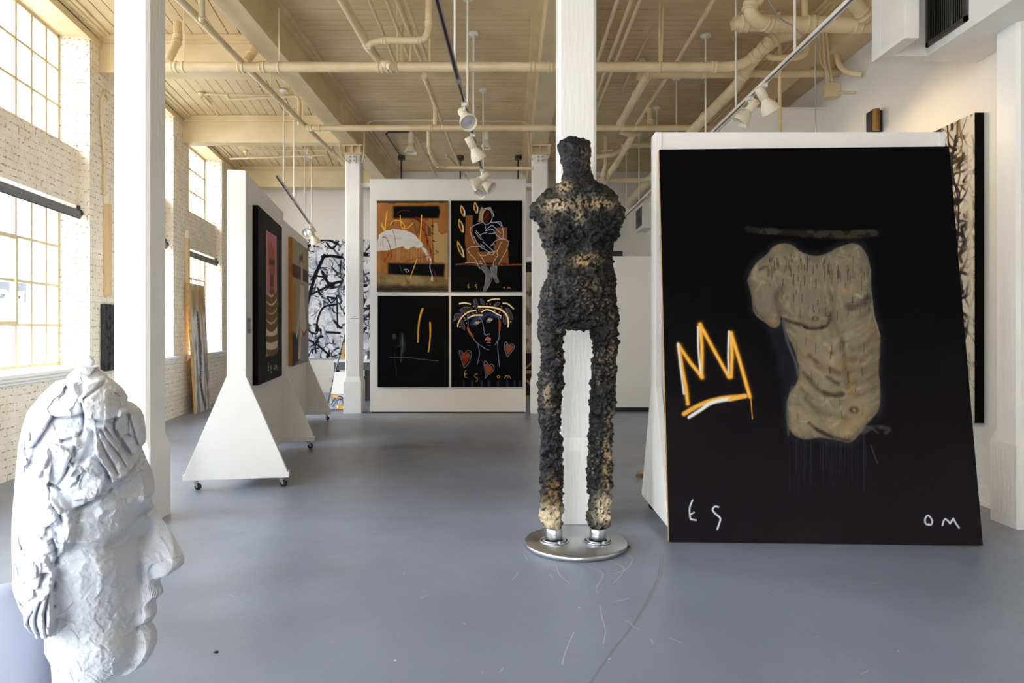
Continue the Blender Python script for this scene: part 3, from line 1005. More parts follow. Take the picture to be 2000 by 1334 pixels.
for x, y in ((790, 605), (825, 742), (765, 395), (770, 500)): A.stroke([(x - 8, y - 5), (x + 10, y + 6)], 14, (20, 16, 12), soft=6)
YEL = (238, 178, 62)
A.stroke([(148, 195), (130, 320), (116, 460)], 14, YEL, soft=4); A.stroke([(65, 380), (90, 420), (116, 462)], 14, YEL, soft=4); A.stroke([(72, 350), (100, 410), (116, 455)], 8, YEL, soft=4)
A.stroke([(190, 385), (230, 330), (300, 322), (350, 340), (385, 390), (380, 430), (350, 415), (335, 340), (326, 250)], 12, YEL, soft=4)
A.stroke([(365, 430), (420, 430), (470, 390), (505, 350)], 12, YEL, soft=4)
A.stroke([(620, 250), (615, 380), (600, 600)], 16, YEL, soft=4)
A.stroke([(560, 845), (530, 930), (480, 1060), (465, 1120)], 14, YEL, w2=7, soft=4)
A.stroke([(375, 1000), (410, 990), (450, 1010), (420, 1030), (400, 1005)], 8, (210, 208, 205), soft=4)
A.stroke([(740, 900), (735, 970), (762, 1060), (765, 1140)], 9, (205, 205, 220), soft=5)
A.stroke([(320, 930), (350, 1030)], 7, (80, 78, 82), soft=4); A.stroke([(185, 940), (205, 1040)], 6, (60, 58, 62), soft=4)
YP = 11.55
def hang(a, px0, px1, py0, py1, label, th=.035, Y=YP):
    Yf = Y - th
    p = P(px0, py1, Yf); q_ = P(px1, py0, Yf)
    return canvas(a, 'painting', label, (p.x, Y, p.z), (1, 0, 0), (0, 0, 1), q_.x - p.x, q_.z - p.z, th, M_EDGEB, group=None)
hang(A, 735.7, 875.3, 391.8, 569.9, 'ochre abstract painting with white arc and black bars, upper left of the four')

# ---- 2: seated figure (upper right)
A = Art(5, 48, 983, 1297, 230, (4, 4, 4), seed=21)
OC = (130, 80, 38)
A.fill([(208, 255), (303, 247), (303, 500), (330, 540), (400, 750), (600, 740), (590, 655), (625, 650), (620, 420), (770, 415), (800, 910), (228, 895), (195, 600)], OC, soft=6, rough=3)
A.stroke([(75, 925), (200, 915), (400, 928), (600, 935), (975, 925)], 24, (112, 50, 30), soft=8); A.stroke([(75, 920), (975, 920)], 7, (160, 104, 84), soft=5, dry=.6)
A.stroke([(200, 903), (300, 900), (440, 915)], 9, (200, 180, 165), soft=4)
A.fill([(420, 130), (460, 150), (430, 340), (378, 340), (395, 200)], (172, 142, 98), soft=8, rough=8)
A.stroke([(450, 200), (490, 160), (545, 150)], 26, (172, 142, 98), soft=6)
A.fill([(450, 270), (470, 220), (525, 190), (545, 280), (510, 365), (460, 350)], (54, 24, 12), soft=6)
A.stroke([(515, 200), (500, 250), (460, 300)], 26, (122, 28, 16), soft=8)
GR = (104, 102, 98)
A.fill([(400, 940), (480, 930), (565, 1080), (520, 1230), (465, 1290), (455, 1270), (478, 1180), (480, 1060)], GR, soft=10, rough=6)
A.fill([(580, 930), (640, 940), (630, 1080), (655, 1150), (640, 1175), (600, 1120), (550, 1000), (545, 965)], GR, soft=10, rough=6)
A.fill([(635, 815), (695, 835), (650, 935), (590, 925)], (86, 70, 34), soft=6)
A.blotch(14, .5, .7, (150, 146, 140), .5, 5, mask=((A.c.mean(-1) > 90) & (A.c.mean(-1) < 112) & (A.V > 940)))
WH = (196, 204, 228); W2 = (206, 198, 186)
for pp in ([(550, 345), (640, 350), (700, 400)], [(440, 345), (330, 385), (270, 440), (290, 540), (330, 630)], [(620, 345), (680, 340), (710, 410), (725, 500), (715, 570)],
           [(570, 382), (620, 430), (685, 495)], [(570, 385), (520, 420), (478, 462), (580, 445), (630, 520), (700, 575)], [(345, 455), (400, 520), (420, 555)], [(345, 485), (400, 560), (450, 590)],
           [(405, 520), (460, 495), (500, 492)], [(520, 503), (615, 493)], [(320, 540), (360, 620), (420, 690), (480, 720), (540, 765)], [(440, 610), (520, 680), (590, 745)], [(412, 645), (470, 690)],
           [(230, 715), (270, 685), (330, 678), (455, 670)], [(550, 670), (620, 600), (700, 572), (760, 585), (800, 612)], [(555, 660), (605, 640)], [(480, 400), (478, 430)],
           [(440, 330), (470, 370), (500, 378), (550, 340), (572, 270), (550, 190), (510, 165)], [(455, 205), (440, 260), (440, 330)], [(460, 160), (530, 150), (580, 210), (588, 265)]):
    A.stroke(pp, 8, WH, soft=4)
for pp in ([(230, 715), (270, 785), (330, 840), (370, 920), (400, 980)], [(800, 612), (760, 740), (705, 835), (660, 920)], [(370, 760), (430, 830), (480, 925)], [(695, 620), (650, 720), (640, 770), (650, 800)],
           [(650, 800), (600, 870), (585, 940)], [(400, 790), (440, 805), (490, 795), (520, 765)], [(520, 780), (580, 790), (600, 755), (640, 730)], [(540, 765), (600, 745)], [(400, 875), (430, 915)]):
    A.stroke(pp, 8, W2, soft=4)
for pp in ([(400, 960), (480, 1060), (475, 1180), (450, 1270), (470, 1292), (520, 1230), (570, 1090), (510, 970)], [(545, 970), (590, 1110), (635, 1175), (660, 1150), (632, 1080), (635, 960)], [(545, 970), (560, 960), (600, 1010)]):
    A.stroke(pp, 5, (170, 172, 180), soft=3)
for cx_, cy_, ln, an in ((165, 190, 140, .25), (345, 145, 140, .15), (142, 395, 170, .25), (135, 715, 220, .35)):
    dx, dy = math.sin(an) * ln / 2, math.cos(an) * ln / 2
    A.stroke([(cx_ - dx, cy_ - dy), (cx_ + 25, cy_), (cx_ + dx + 10, cy_ + dy)], 18, (226, 218, 205), soft=4)
    A.stroke([(cx_ - dx, cy_ - dy), (cx_ - 22, cy_), (cx_ + dx, cy_ + dy)], 22, (226, 160, 30), soft=5)
    A.stroke([(cx_ - dx * .5, cy_ - dy * .5), (cx_ + dx * .5, cy_ + dy * .5)], 26, (84, 30, 18), soft=6)
GO = (206, 166, 84)
def esom(a, e_, s_, o_, m_, wd, col, k=1.0, soft=None):
    x, y = e_
    a.stroke([(x + 5 * k, y - 26 * k), (x - 4 * k, y - 8 * k), (x - 2 * k, y + 22 * k), (x + 12 * k, y + 26 * k)], wd, col, soft)
    a.stroke([(x - 3 * k, y + 6 * k), (x + 10 * k, y)], wd, col, soft)
    x, y = s_
    a.stroke([(x + 12 * k, y - 22 * k), (x - 4 * k, y - 18 * k), (x - 8 * k, y - 4 * k), (x + 8 * k, y + 6 * k), (x + 14 * k, y + 14 * k), (x + 6 * k, y + 34 * k)], wd, col, soft)
    x, y = o_
    a.stroke([(x, y - 9 * k), (x + 10 * k, y), (x, y + 9 * k), (x - 10 * k, y), (x, y - 9 * k)], wd, col, soft)
    x, y = m_
    a.stroke([(x - 20 * k, y + 12 * k), (x - 8 * k, y - 10 * k), (x + 2 * k, y + 8 * k), (x + 10 * k, y - 8 * k), (x + 26 * k, y + 14 * k)], wd, col, soft)
esom(A, (243, 1218), (348, 1220), (735, 1240), (800, 1242), 7, GO, soft=5)
hang(A, 880.7, 1020.0, 391.8, 569.8, 'black painting of a seated white-outlined nude figure, upper right of the four')

# ---- 3: black with two yellow strokes (lower left)
A = Art(103, 660, 490, 1155, 230, (5, 5, 6), seed=31)
A.blotch(10, .5, .8, (13, 13, 14), .6, 2)
A.stroke([(348, 733), (335, 770), (326, 830), (323, 912)], 12, (214, 160, 40), soft=3, w2=8)
A.stroke([(389, 806), (390, 870), (385, 930), (380, 966)], 10, (222, 168, 44), soft=3, w2=6)
A.fill([(184, 868), (200, 866), (207, 885), (195, 898), (182, 890)], (62, 62, 72), soft=6)
for q_ in range(22):
    x = 236 + rnd.uniform(-13, 13); y = 930 + rnd.uniform(-50, 40); A.stroke([(x, y - 28), (x + rnd.uniform(-6, 6), y), (x + rnd.uniform(-6, 6), y + 26)], 1.6, (84, 86, 96), soft=2, alpha=.7)
A.stroke([(240, 868), (238, 960), (232, 1020), (228, 990), (242, 900)], 2, (96, 98, 108), soft=2)
A.stroke([(196, 965), (194, 1000), (204, 1060), (206, 1094)], 2.4, (58, 60, 70), soft=2)
A.stroke([(166, 994), (260, 996), (350, 1006), (434, 1014)], 2.6, (120, 122, 132), soft=2)
A.stroke([(205, 938), (232, 930)], 2, (84, 86, 96), soft=2)
hang(A, 737.5, 876.2, 577.6, 755.6, 'black painting with two yellow strokes, lower left of the four')

# ---- 4: crowned face with hearts (lower right)
A = Art(8, 38, 1002, 1303, 230, (3, 3, 5), seed=41)
A.stroke([(300, 430), (340, 370), (410, 345)], 44, (58, 76, 130), soft=50, alpha=.9)
A.stroke([(450, 330), (530, 290), (640, 320)], 40, (58, 76, 130), soft=50, alpha=.9)
LB = (142, 160, 214); CRM = (250, 226, 176)
lf = [[(125, 235), (200, 192), (298, 210), (250, 255), (160, 265)], [(320, 100), (350, 85), (385, 180), (360, 215), (330, 160)], [(415, 80), (455, 100), (468, 160), (430, 140)],
      [(600, 170), (640, 130), (690, 135), (650, 175)], [(760, 205), (820, 230), (870, 350), (830, 355), (800, 300)], [(735, 400), (735, 320), (765, 300), (778, 360), (765, 435)],
      [(45, 385), (60, 300), (130, 285), (160, 290), (110, 350)], [(140, 400), (160, 375), (190, 440), (195, 510), (160, 470)], [(390, 215), (410, 208), (428, 240), (410, 262), (390, 240)],
      [(228, 315), (250, 295), (272, 295), (250, 325)], [(295, 280), (315, 270), (332, 285), (312, 295)]]
for l_ in lf:
    A.fill(l_, (54, 44, 34), soft=5, smooth=True); A.stroke(l_ + [l_[0]], 6, (104, 118, 160), soft=4)
    cx_ = sum(p[0] for p in l_) / len(l_); cy_ = sum(p[1] for p in l_) / len(l_)
    A.stroke([l_[0], (cx_, cy_)], 4, (120, 130, 160), soft=3)
for pp, wd in (([(125, 145), (200, 135), (278, 152)], 17), ([(520, 108), (590, 85), (682, 82)], 17), ([(730, 140), (800, 150), (875, 215)], 17), ([(392, 188), (520, 190), (680, 220), (770, 290), (805, 380), (803, 465)], 24),
               ([(350, 238), (250, 262), (160, 330), (110, 410), (100, 465)], 18), ([(435, 262), (490, 230), (560, 240), (640, 285), (702, 318)], 18), ([(245, 345), (330, 310), (440, 305)], 22)):
    A.stroke(pp, wd, (150, 110, 50), soft=16, alpha=.55); A.stroke(pp, wd, CRM, soft=5)
for x, y in ((318, 182), (503, 148), (553, 150), (710, 182), (448, 222), (614, 236), (683, 265), (695, 343), (838, 398), (364, 267), (193, 343), (220, 415), (132, 468)):
    A.stroke([(x - 3, y), (x + 3, y + 3)], 14, (232, 176, 96), soft=5)
for pp in ([(240, 360), (245, 420), (240, 480)], [(305, 605), (340, 665), (375, 695)], [(375, 695), (480, 770), (535, 785)], [(375, 695), (400, 800), (398, 880), (370, 998)], [(680, 530), (675, 620), (650, 670), (622, 715)],
           [(655, 670), (660, 800), (672, 930), (682, 1022)], [(400, 340), (440, 390), (460, 480), (480, 575)], [(460, 560), (490, 582), (520, 575), (545, 570), (545, 558)], [(655, 320), (675, 365)], [(190, 385), (240, 350), (330, 320)]):
    A.stroke(pp, 8, LB, soft=5)
for ex_, ey_, rx_, ry_ in ((368, 412, 45, 28), (546, 372, 45, 34)):
    A.stroke([(ex_ - rx_, ey_ + 15), (ex_ - 10, ey_ - ry_ + 8), (ex_ + rx_, ey_ - 12)], 7, LB, soft=4)
    A.stroke([(ex_ - rx_, ey_ + 15), (ex_ - 10, ey_ + ry_), (ex_ + rx_, ey_ - 12)], 7, LB, soft=4)
    A.fill([(ex_ - rx_ + 6, ey_ + 10), (ex_, ey_ - 16), (ex_ + rx_ - 10, ey_ - 8), (ex_, ey_ + 20)], (96, 108, 140), soft=6)
    A.stroke([(ex_ - 8, ey_), (ex_ + 18, ey_)], 28, (232, 176, 60), soft=5); A.stroke([(ex_ + 8, ey_ - 8), (ex_ + 8, ey_ + 8)], 7, (20, 16, 12), soft=4)
A.stroke([(240, 485), (270, 550), (308, 600)], 34, (132, 72, 46), soft=6); A.stroke([(240, 500), (290, 570)], 10, (182, 110, 96), soft=6)
A.stroke([(683, 385), (686, 450), (680, 520)], 30, (132, 72, 46), soft=6); A.stroke([(684, 400), (682, 480)], 9, (180, 96, 84), soft=6)
A.fill([(480, 650), (515, 615), (560, 640), (565, 670), (520, 675)], (176, 88, 66), soft=6); A.stroke([(480, 655), (500, 625), (520, 612), (560, 635)], 8, (214, 180, 196), soft=4)
A.stroke([(500, 652), (560, 655)], 7, (70, 30, 24), soft=4); A.stroke([(505, 683), (555, 685)], 7, LB, soft=4); A.stroke([(520, 725), (548, 728)], 9, (92, 104, 140), soft=5)
for h_, fc in (([(190, 1038), (150, 920), (118, 815), (140, 798), (188, 840), (230, 800), (280, 808), (288, 870), (255, 970), (190, 1038)], (122, 34, 22)),
               ([(793, 888), (760, 800), (752, 710), (775, 680), (818, 728), (850, 702), (886, 730), (870, 790), (793, 888)], (132, 78, 40)),
               ([(485, 1182), (478, 1070), (465, 975), (488, 945), (540, 1000), (575, 985), (606, 1030), (580, 1095), (520, 1140), (485, 1182)], (138, 72, 38))):
    c0 = np.mean(np.array(h_), 0)
    inn = [tuple(c0 + (np.array(p) - c0) * .78) for p in h_[:-1]]
    A.fill(inn, fc, soft=6, rough=6)
    if fc[1] == 34: A.fill([inn[1], inn[2], inn[4], inn[6], inn[7]], (128, 70, 38), soft=20, rough=20, alpha=.8); A.fill([inn[0], inn[1], inn[8]], (122, 34, 22), soft=20)
    A.stroke(h_, 8, (128, 136, 160), soft=4)
for x, wd in ((70, 34), (183, 22), (300, 34), (434, 28), (533, 34), (660, 26), (790, 30), (890, 26), (968, 30)):
    A.stroke([(x, 1225), (x + 4, 1300)], wd, (54, 58, 88) if x > 100 else (24, 24, 30), soft=20, alpha=.9)
esom(A, (205, 1120), (350, 1165), (668, 1160), (790, 1160), 9, (206, 160, 70), k=1.9, soft=5)
hang(A, 881.1, 1020.5, 577.9, 755.8, 'black painting of a wreathed blue-outlined face with hearts, lower right of the four')

# ---- homography helper
def homog(src, dst):
    M = []; b_ = []
    for (x, y), (u, v) in zip(src, dst):
        M.append([x, y, 1, 0, 0, 0, -u * x, -u * y]); b_.append(u)
        M.append([0, 0, 0, x, y, 1, -v * x, -v * y]); b_.append(v)
    h = np.linalg.solve(np.array(M, float), np.array(b_, float))
    def f(x, y):
        w_ = h[6] * x + h[7] * y + 1
        return ((h[0] * x + h[1] * y + h[2]) / w_, (h[3] * x + h[4] * y + h[5]) / w_)
    return f

# ---- 5: the large leaning torso
Hh = homog([(1288, 293), (1856, 289), (1922, 1068), (1306, 1060)], [(0, 0), (600, 0), (600, 790), (0, 790)])
A = Art(0, 0, 600, 790, 560, (5, 4, 6), H=Hh, seed=51)
A.blotch(5, .45, .75, (25, 21, 24), .85, 2, mask=sstep(300, 760, A.V))
A.put(sstep(250, 780, A.V), (36, 31, 35), .75)
def zt(x, y): return (1440 + x / 2.669, 420 + y / 2.669)
T = lambda l: [zt(*p) for p in l]
A.stroke(T([(60, 80), (200, 92), (330, 100), (500, 108), (720, 104)]), 13, (60, 54, 46), soft=4, w2=17, alpha=.85, dry=.45)
A.fill(T([(150, 560), (260, 570), (300, 780), (330, 860), (270, 1000), (260, 1200), (240, 900)]), (30, 30, 36), soft=16, rough=6, alpha=.8)
out = T([(62, 345), (95, 270), (150, 215), (185, 175), (235, 155), (290, 165), (345, 205), (425, 222), (480, 205), (540, 175), (612, 155), (660, 180), (690, 250), (698, 340), (705, 450), (720, 540),
         (745, 620), (750, 700), (742, 820), (748, 950), (740, 1020), (690, 1080), (640, 1140), (590, 1188), (520, 1180), (440, 1165), (350, 1172), (280, 1135), (265, 1040), (280, 940), (318, 870), (325, 800),
         (300, 700), (265, 620), (250, 560), (225, 520), (222, 570), (190, 592), (140, 560), (95, 510), (85, 440)])
A.stroke(out + [out[0]], 16, (40, 40, 46), soft=14, alpha=.75, dry=.3)
mk = A.fill(out, (140, 126, 100), soft=5, rough=3, smooth=True)
def on(m_): return m_ * mk
A.blotch(5, .42, .66, (118, 108, 90), .7, 3, mask=mk)
A.blotch(7, .5, .72, (138, 124, 98), .5, 6, mask=mk)
A.blotch(9, .55, .75, (124, 100, 66), .4, 9, mask=mk)
A.blotch(40, .5, .7, (120, 108, 90), .4, 12, 1, .3, mask=mk)
# cool grey upper chest and arm
up = on(np.clip(1 - (A.V - 330) / 120, 0, 1)); A.put(up, (112, 104, 94), .55)
saved = A.c.copy()
sdm = poly_sd(A.U, A.V, [tuple(p) for p in A.m(out)])
A.put(on(np.clip(1 + sdm / 26, 0, 1) ** 1.5), (84, 76, 62), .5)
rr = random.Random(15)
pal = [(168, 154, 124), (150, 135, 106), (112, 103, 86), (92, 84, 70), (184, 168, 134), (146, 118, 74), (128, 124, 116), (158, 147, 124), (104, 92, 72)]
for q_ in range(620):
    x, y = rr.uniform(60, 750), rr.uniform(160, 1190)
    if y < 560: a = rr.choice([1.57, 1.45, 1.7, .3]) + rr.uniform(-.2, .2)
    else: a = (.75 if x < 480 else 2.5) + rr.uniform(-.35, .35)
    l_ = rr.uniform(30, 110); cv = rr.uniform(-14, 14)
    A.stroke(T([(x - l_ / 2 * math.cos(a), y - l_ / 2 * math.sin(a)), (x - cv * math.sin(a), y + cv * math.cos(a)), (x + l_ / 2 * math.cos(a), y + l_ / 2 * math.sin(a))]), rr.uniform(1.5, 6), rr.choice(pal), soft=5, alpha=rr.uniform(.2, .5), dry=.5)
def shade(pts, wd, col=(58, 50, 40), soft=16, alpha=.6, w2=None):
    A.stroke(T(pts), wd * .7, col, soft=soft * .8, alpha=min(1, alpha * 1.1), w2=w2, dry=.35)
shade([(225, 520), (205, 430), (240, 380)], 8, alpha=.7); shade([(240, 545), (330, 575), (400, 595), (470, 580), (490, 520)], 9, (50, 42, 34), 8, .75)
shade([(350, 590), (400, 600), (470, 585)], 6, (34, 30, 26), 4, .7)
shade([(585, 480), (640, 475), (690, 440)], 20, (50, 44, 38), 12, .7); shade([(640, 540), (700, 500)], 8, alpha=.5)
shade([(500, 420), (510, 560), (545, 650), (560, 760), (580, 900)], 7, alpha=.55); shade([(480, 520), (500, 640)], 8, alpha=.4)
for k_ in range(5): shade([(720, 640 + k_ * 65), (660, 690 + k_ * 62), (600, 700 + k_ * 60)], 12, (84, 68, 50), 14, .5)
shade([(380, 740), (460, 800), (540, 830)], 14, (74, 60, 44), 14, .6); shade([(470, 850), (530, 885)], 9, (60, 50, 38), 8, .7)
shade([(350, 830), (420, 910), (500, 945), (550, 940)], 12, (60, 50, 38), 8, .75); shade([(360, 960), (430, 1030), (560, 1060)], 10, (84, 70, 50), 16, .5)
shade([(380, 1090), (430, 1130), (520, 1170), (600, 1180)], 9, (52, 42, 32), 6, .8); shade([(330, 880), (290, 960), (300, 1120)], 10, (156, 138, 108), 14, .5)
shade([(60, 350), (80, 440), (95, 500), (180, 590)], 8, (58, 52, 44), 10, .6)
for pts, wd, cl in (([(110, 320), (140, 310)], 18, (160, 138, 98)), ([(545, 400), (590, 395)], 20, (160, 132, 86)), ([(430, 640), (430, 670)], 14, (170, 158, 130)), ([(490, 750), (500, 780)], 12, (178, 166, 136)),
                    ([(190, 180), (230, 170)], 18, (160, 130, 88)), ([(150, 560), (200, 560)], 14, (150, 112, 66)), ([(560, 770), (600, 870), (590, 940)], 22, (140, 108, 62)), ([(300, 1020), (400, 1080)], 18, (160, 140, 104)),
                    ([(620, 1090), (560, 1150)], 26, (160, 138, 96)), ([(680, 1020), (640, 1090)], 18, (156, 134, 96)), ([(310, 270), (420, 290)], 20, (124, 112, 98))):
    A.stroke(T(pts), wd * .5, cl, soft=13, alpha=.5)
for x, y, r_ in ((410, 545, 7), (612, 1022, 12)):
    A.stroke(T([(x - 8, y), (x + 8, y)]), r_, (62, 50, 38), soft=6, alpha=.8); A.stroke(T([(x, y), (x + 4, y + 2)]), r_ * .4, (150, 132, 100), soft=4)
shade([(120, 290), (160, 275), (165, 320)], 6, (56, 50, 42), 6, .7)
rr = random.Random(5)
for q_ in range(150):      # rake marks
    x = rr.uniform(170, 700); y = rr.uniform(200, 520) if q_ < 115 else rr.uniform(640, 1060)
    if q_ < 45: y = 200 + (x - 170) * .12 + rr.uniform(0, 60)
    A.stroke(T([(x, y), (x + rr.uniform(-1, 1), y + rr.uniform(8, 60))]), rr.uniform(.8, 1.7), (34, 30, 27), soft=1.4, alpha=rr.uniform(.3, .75), smooth=False)
A.c = A.c * mk[..., None] + saved * (1 - mk[..., None])
for q_ in range(46):       # drips
    x = rr.uniform(275, 700); y = 1150 + rr.uniform(0, 50)
    A.stroke(T([(x, y), (x + rr.uniform(-2, 2), y + rr.uniform(60, 300))]), rr.uniform(.8, 1.6), (58, 60, 70), soft=2, alpha=rr.uniform(.2, .6), smooth=False)
A.stroke(T([(240, 560), (270, 680), (310, 780), (320, 840)]), 5, (98, 100, 112), soft=5, alpha=.7); A.stroke(T([(705, 410), (720, 540), (750, 640)]), 2, (150, 148, 146), soft=2, alpha=.6)
A.stroke(T([(270, 1150), (262, 1000), (290, 900)]), 3, (120, 118, 116), soft=4, alpha=.6); A.stroke(T([(660, 1140), (720, 1110), (795, 1120), (780, 1140)]), 6, (88, 88, 92), soft=6, alpha=.6, dry=.3)
A.stroke(T([(600, 1180), (680, 1110), (735, 1140)]), 4, (100, 98, 92), soft=4, alpha=.5)
A.stroke(T([(700, 1205), (735, 1300)]), 1.5, (120, 112, 90), soft=2, alpha=.7)
def zc(x, y): return (1290 + x / 5.129, 600 + y / 5.129)
Tc = lambda l: [zc(*p) for p in l]
crown = [[(185, 385), (215, 600), (255, 800), (275, 975)], [(190, 400), (300, 560), (420, 710)], [(415, 705), (418, 400), (400, 180)], [(400, 180), (540, 440), (690, 710)], [(712, 705), (720, 480), (712, 265)], [(712, 270), (790, 520), (900, 905)]]
for pp in crown: A.stroke(Tc(pp), 11, (150, 92, 20), soft=11, alpha=.55, smooth=False)
for pp in crown: A.stroke(Tc(pp), 7.5, (226, 160, 26), soft=3.5, smooth=False)
for pp in crown: A.stroke([(x - .6, y) for x, y in Tc(pp)], 4.6, (246, 184, 88), soft=3, smooth=False)
A.stroke(Tc([(235, 1078), (400, 985), (600, 925), (850, 900)]), 9, (236, 172, 66), soft=4); A.stroke(Tc([(285, 1112), (400, 1040), (520, 965), (700, 928)]), 6.5, (232, 228, 222), soft=3.5, w2=8)
A.stroke(Tc([(700, 935), (850, 900)]), 8, (240, 178, 80), soft=3)
for pp in ([(175, 370), (190, 520), (215, 720), (235, 875)], [(378, 205), (382, 450), (405, 670)], [(690, 250), (682, 450), (685, 668)]): A.stroke(Tc(pp), 4, (228, 226, 226), soft=2.5)
A.stroke(Tc([(905, 900), (915, 1000), (925, 1128)]), 1.8, (232, 168, 50), soft=1.6)
SW = (220, 222, 235)
def ze(x, y): return (1300 + x / 13.34, 960 + y / 13.34)
def zo(x, y): return (1780 + x / 12.5, 980 + y / 12.5)
A.stroke([ze(*p) for p in [(700, 250), (625, 460), (640, 720), (690, 755), (790, 775)]], 3.2, SW); A.stroke([ze(*p) for p in [(640, 630), (740, 570)]], 3.0, SW, smooth=False)
A.stroke([ze(*p) for p in [(1380, 435), (1290, 415), (1225, 500), (1290, 600), (1400, 690), (1430, 760), (1390, 890), (1350, 1005)]], 3.2, SW)
A.stroke([zo(*p) for p in [(450, 580), (500, 595), (535, 520), (500, 430), (425, 365), (360, 450), (370, 560), (450, 600)]], 3.2, SW)
A.stroke([zo(*p) for p in [(785, 605), (810, 500), (850, 450), (910, 490), (970, 565), (1050, 440), (1110, 560), (1190, 670)]], 3.2, SW, smooth=False)
for q_ in range(60):
    x, y = rr.uniform(10, 590), rr.uniform(480, 785); A.stroke([(x, y), (x + .5, y + .5)], rr.uniform(.6, 1.3), (70, 68, 74), soft=1, smooth=False, alpha=.6)
A.H = None
bl = Vector((1.045, 4.50, 0.0)); br = Vector((3.06, 4.42, 0.0)); tl = Vector((1.05, 4.865, 2.683)); 
exv = (br - bl).normalized(); ezv = (tl - bl); ezv = (ezv - exv * ezv.dot(exv)); hgt = ezv.length
nv = exv.cross(ezv.normalized())
TH5 = .04
canvas(A, 'painting', 'huge black canvas of a stone torso and yellow crown leaning at the right', bl - nv * TH5 + Vector((0, 0, .006)), exv, ezv, (br - bl).length, hgt, TH5, [M_TAN], rough=.42, bump=.2)

# ---- 6: striped figure on black (first rolling wall)
def zl(x, y): return (480 + x / 3.42, 380 + y / 3.42)
Hh = homog([(507, 403.5), (552, 443), (551, 734.5), (502, 754)], [(0, 0), (500, 0), (500, 592), (0, 592)])
HL = lambda x, y: Hh(*zl(x, y))
A = Art(0, 0, 500, 592, 300, (5, 5, 6), H=HL, seed=61)
A.fill([(142, 233), (210, 275), (212, 1052), (135, 1073)], (222, 208, 196), soft=3)
A.fill([(146, 238), (208, 278), (210, 640), (142, 640)], (202, 120, 138), soft=3, alpha=1)
A.fill([(156, 300), (165, 352), (176, 308), (184, 350), (194, 318), (197, 520), (160, 520)], (178, 100, 60), soft=6, rough=4)
A.fill([(160, 415), (196, 425), (196, 460), (160, 455)], (96, 62, 40), soft=10, rough=4); A.fill([(160, 480), (196, 480), (190, 560), (166, 560)], (150, 96, 58), soft=8, rough=5)
A.fill([(166, 515), (176, 545), (186, 515), (188, 620), (164, 620)], (98, 66, 38), soft=8)
A.fill([(165, 600), (187, 605), (204, 700), (212, 900), (212, 1052), (136, 1073), (138, 800), (146, 680)], (226, 214, 204), soft=6)
BR = (124, 92, 52)
A.fill([(164, 600), (188, 605), (205, 680), (190, 650), (172, 660), (160, 645), (150, 680)], BR, soft=6)
for yy, ww in ((668, 18), (730, 20), (790, 20), (855, 20), (955, 17), (1048, 16)):
    sag = 24 if yy < 900 else 8
    pz = [(140 + 72 * t_, yy - 6 + sag * 1.3 * (1 - (2 * t_ - .9) ** 2) - 8 * t_) for t_ in np.linspace(0, 1, 11)]
    A.stroke(pz, ww * 1.4, BR, soft=4)
A.stroke([(160, 650), (172, 662), (184, 655)], 8, (226, 214, 204), soft=4)
WS = (214, 214, 222)
A.stroke([(148, 1135), (145, 1170), (152, 1172)], 4, WS); A.stroke([(150, 1120), (148, 1140)], 4, WS); A.stroke([(146, 1155), (152, 1150)], 4, WS)
A.stroke([(170, 1140), (163, 1152), (170, 1168), (164, 1195)], 4, WS); A.stroke([(188, 1140), (188, 1165), (194, 1160), (194, 1135)], 4, WS); A.stroke([(199, 1165), (200, 1138), (204, 1155), (207, 1135), (209, 1168)], 4, WS)
A.H = None
def on_wall(A, Q, s0, s1, z0, z1, th, edge, label):
    a = Q(s0, .067, z0); b = Q(s1, .067, z0)
    return canvas(A, 'painting', label, a, b - a, (0, 0, 1), (b - a).length, z1 - z0, th, edge)
on_wall(A, Q1, .36, 1.76, .885, 2.568, .05, M_EDGEB, 'black painting of a striped figure on pink, hung on the nearest rolling wall')

# ---- 7: pale nude with brown bar (second rolling wall)
Hh2 = homog([(575, 466), (605.7, 487), (604, 706), (572.7, 713)], [(0, 0), (480, 0), (480, 560), (0, 560)])
HL2 = lambda x, y: Hh2(*zl(x, y))
A = Art(0, 0, 480, 560, 240, (176, 160, 128), H=HL2, seed=71)
A.blotch(5, .4, .7, (150, 134, 104), .7, 1)
A.fill([(370, 580), (430, 590), (425, 1115), (370, 1130)], (150, 152, 156), soft=40, alpha=.7)
A.fill([(322, 580), (350, 590), (350, 900), (320, 910)], (176, 146, 84), soft=20, alpha=.8)
A.fill([(318, 910), (350, 930), (370, 1100), (317, 1140)], (40, 40, 50), soft=18, rough=8)
A.fill([(322, 462), (431, 512), (431, 590), (322, 548)], (74, 48, 24), soft=4)
A.stroke([(385, 470), (384, 560)], 56, (196, 182, 160), soft=8); A.stroke([(372, 450), (374, 410), (382, 440), (387, 405), (392, 450)], 20, (52, 56, 70), soft=8)
A.fill([(372, 600), (398, 610), (405, 800), (412, 900), (395, 940), (385, 900), (372, 1090), (355, 1100), (370, 850), (348, 960), (342, 940), (362, 800)], (216, 204, 188), soft=6, rough=3)
A.stroke([(372, 620), (366, 800), (372, 1080)], 9, (84, 70, 56), soft=6, alpha=.6)
A.fill([(376, 895), (396, 925), (414, 885), (412, 915), (394, 945)], (160, 50, 34), soft=6); A.stroke([(378, 950), (378, 1010)], 10, (150, 62, 44), soft=8)
A.H = None
on_wall(A, Q2, .62, 2.08, .92, 2.64, .05, M_EDGEO, 'painting of a pale nude with brown bar and orange canvas edge, second rolling wall')

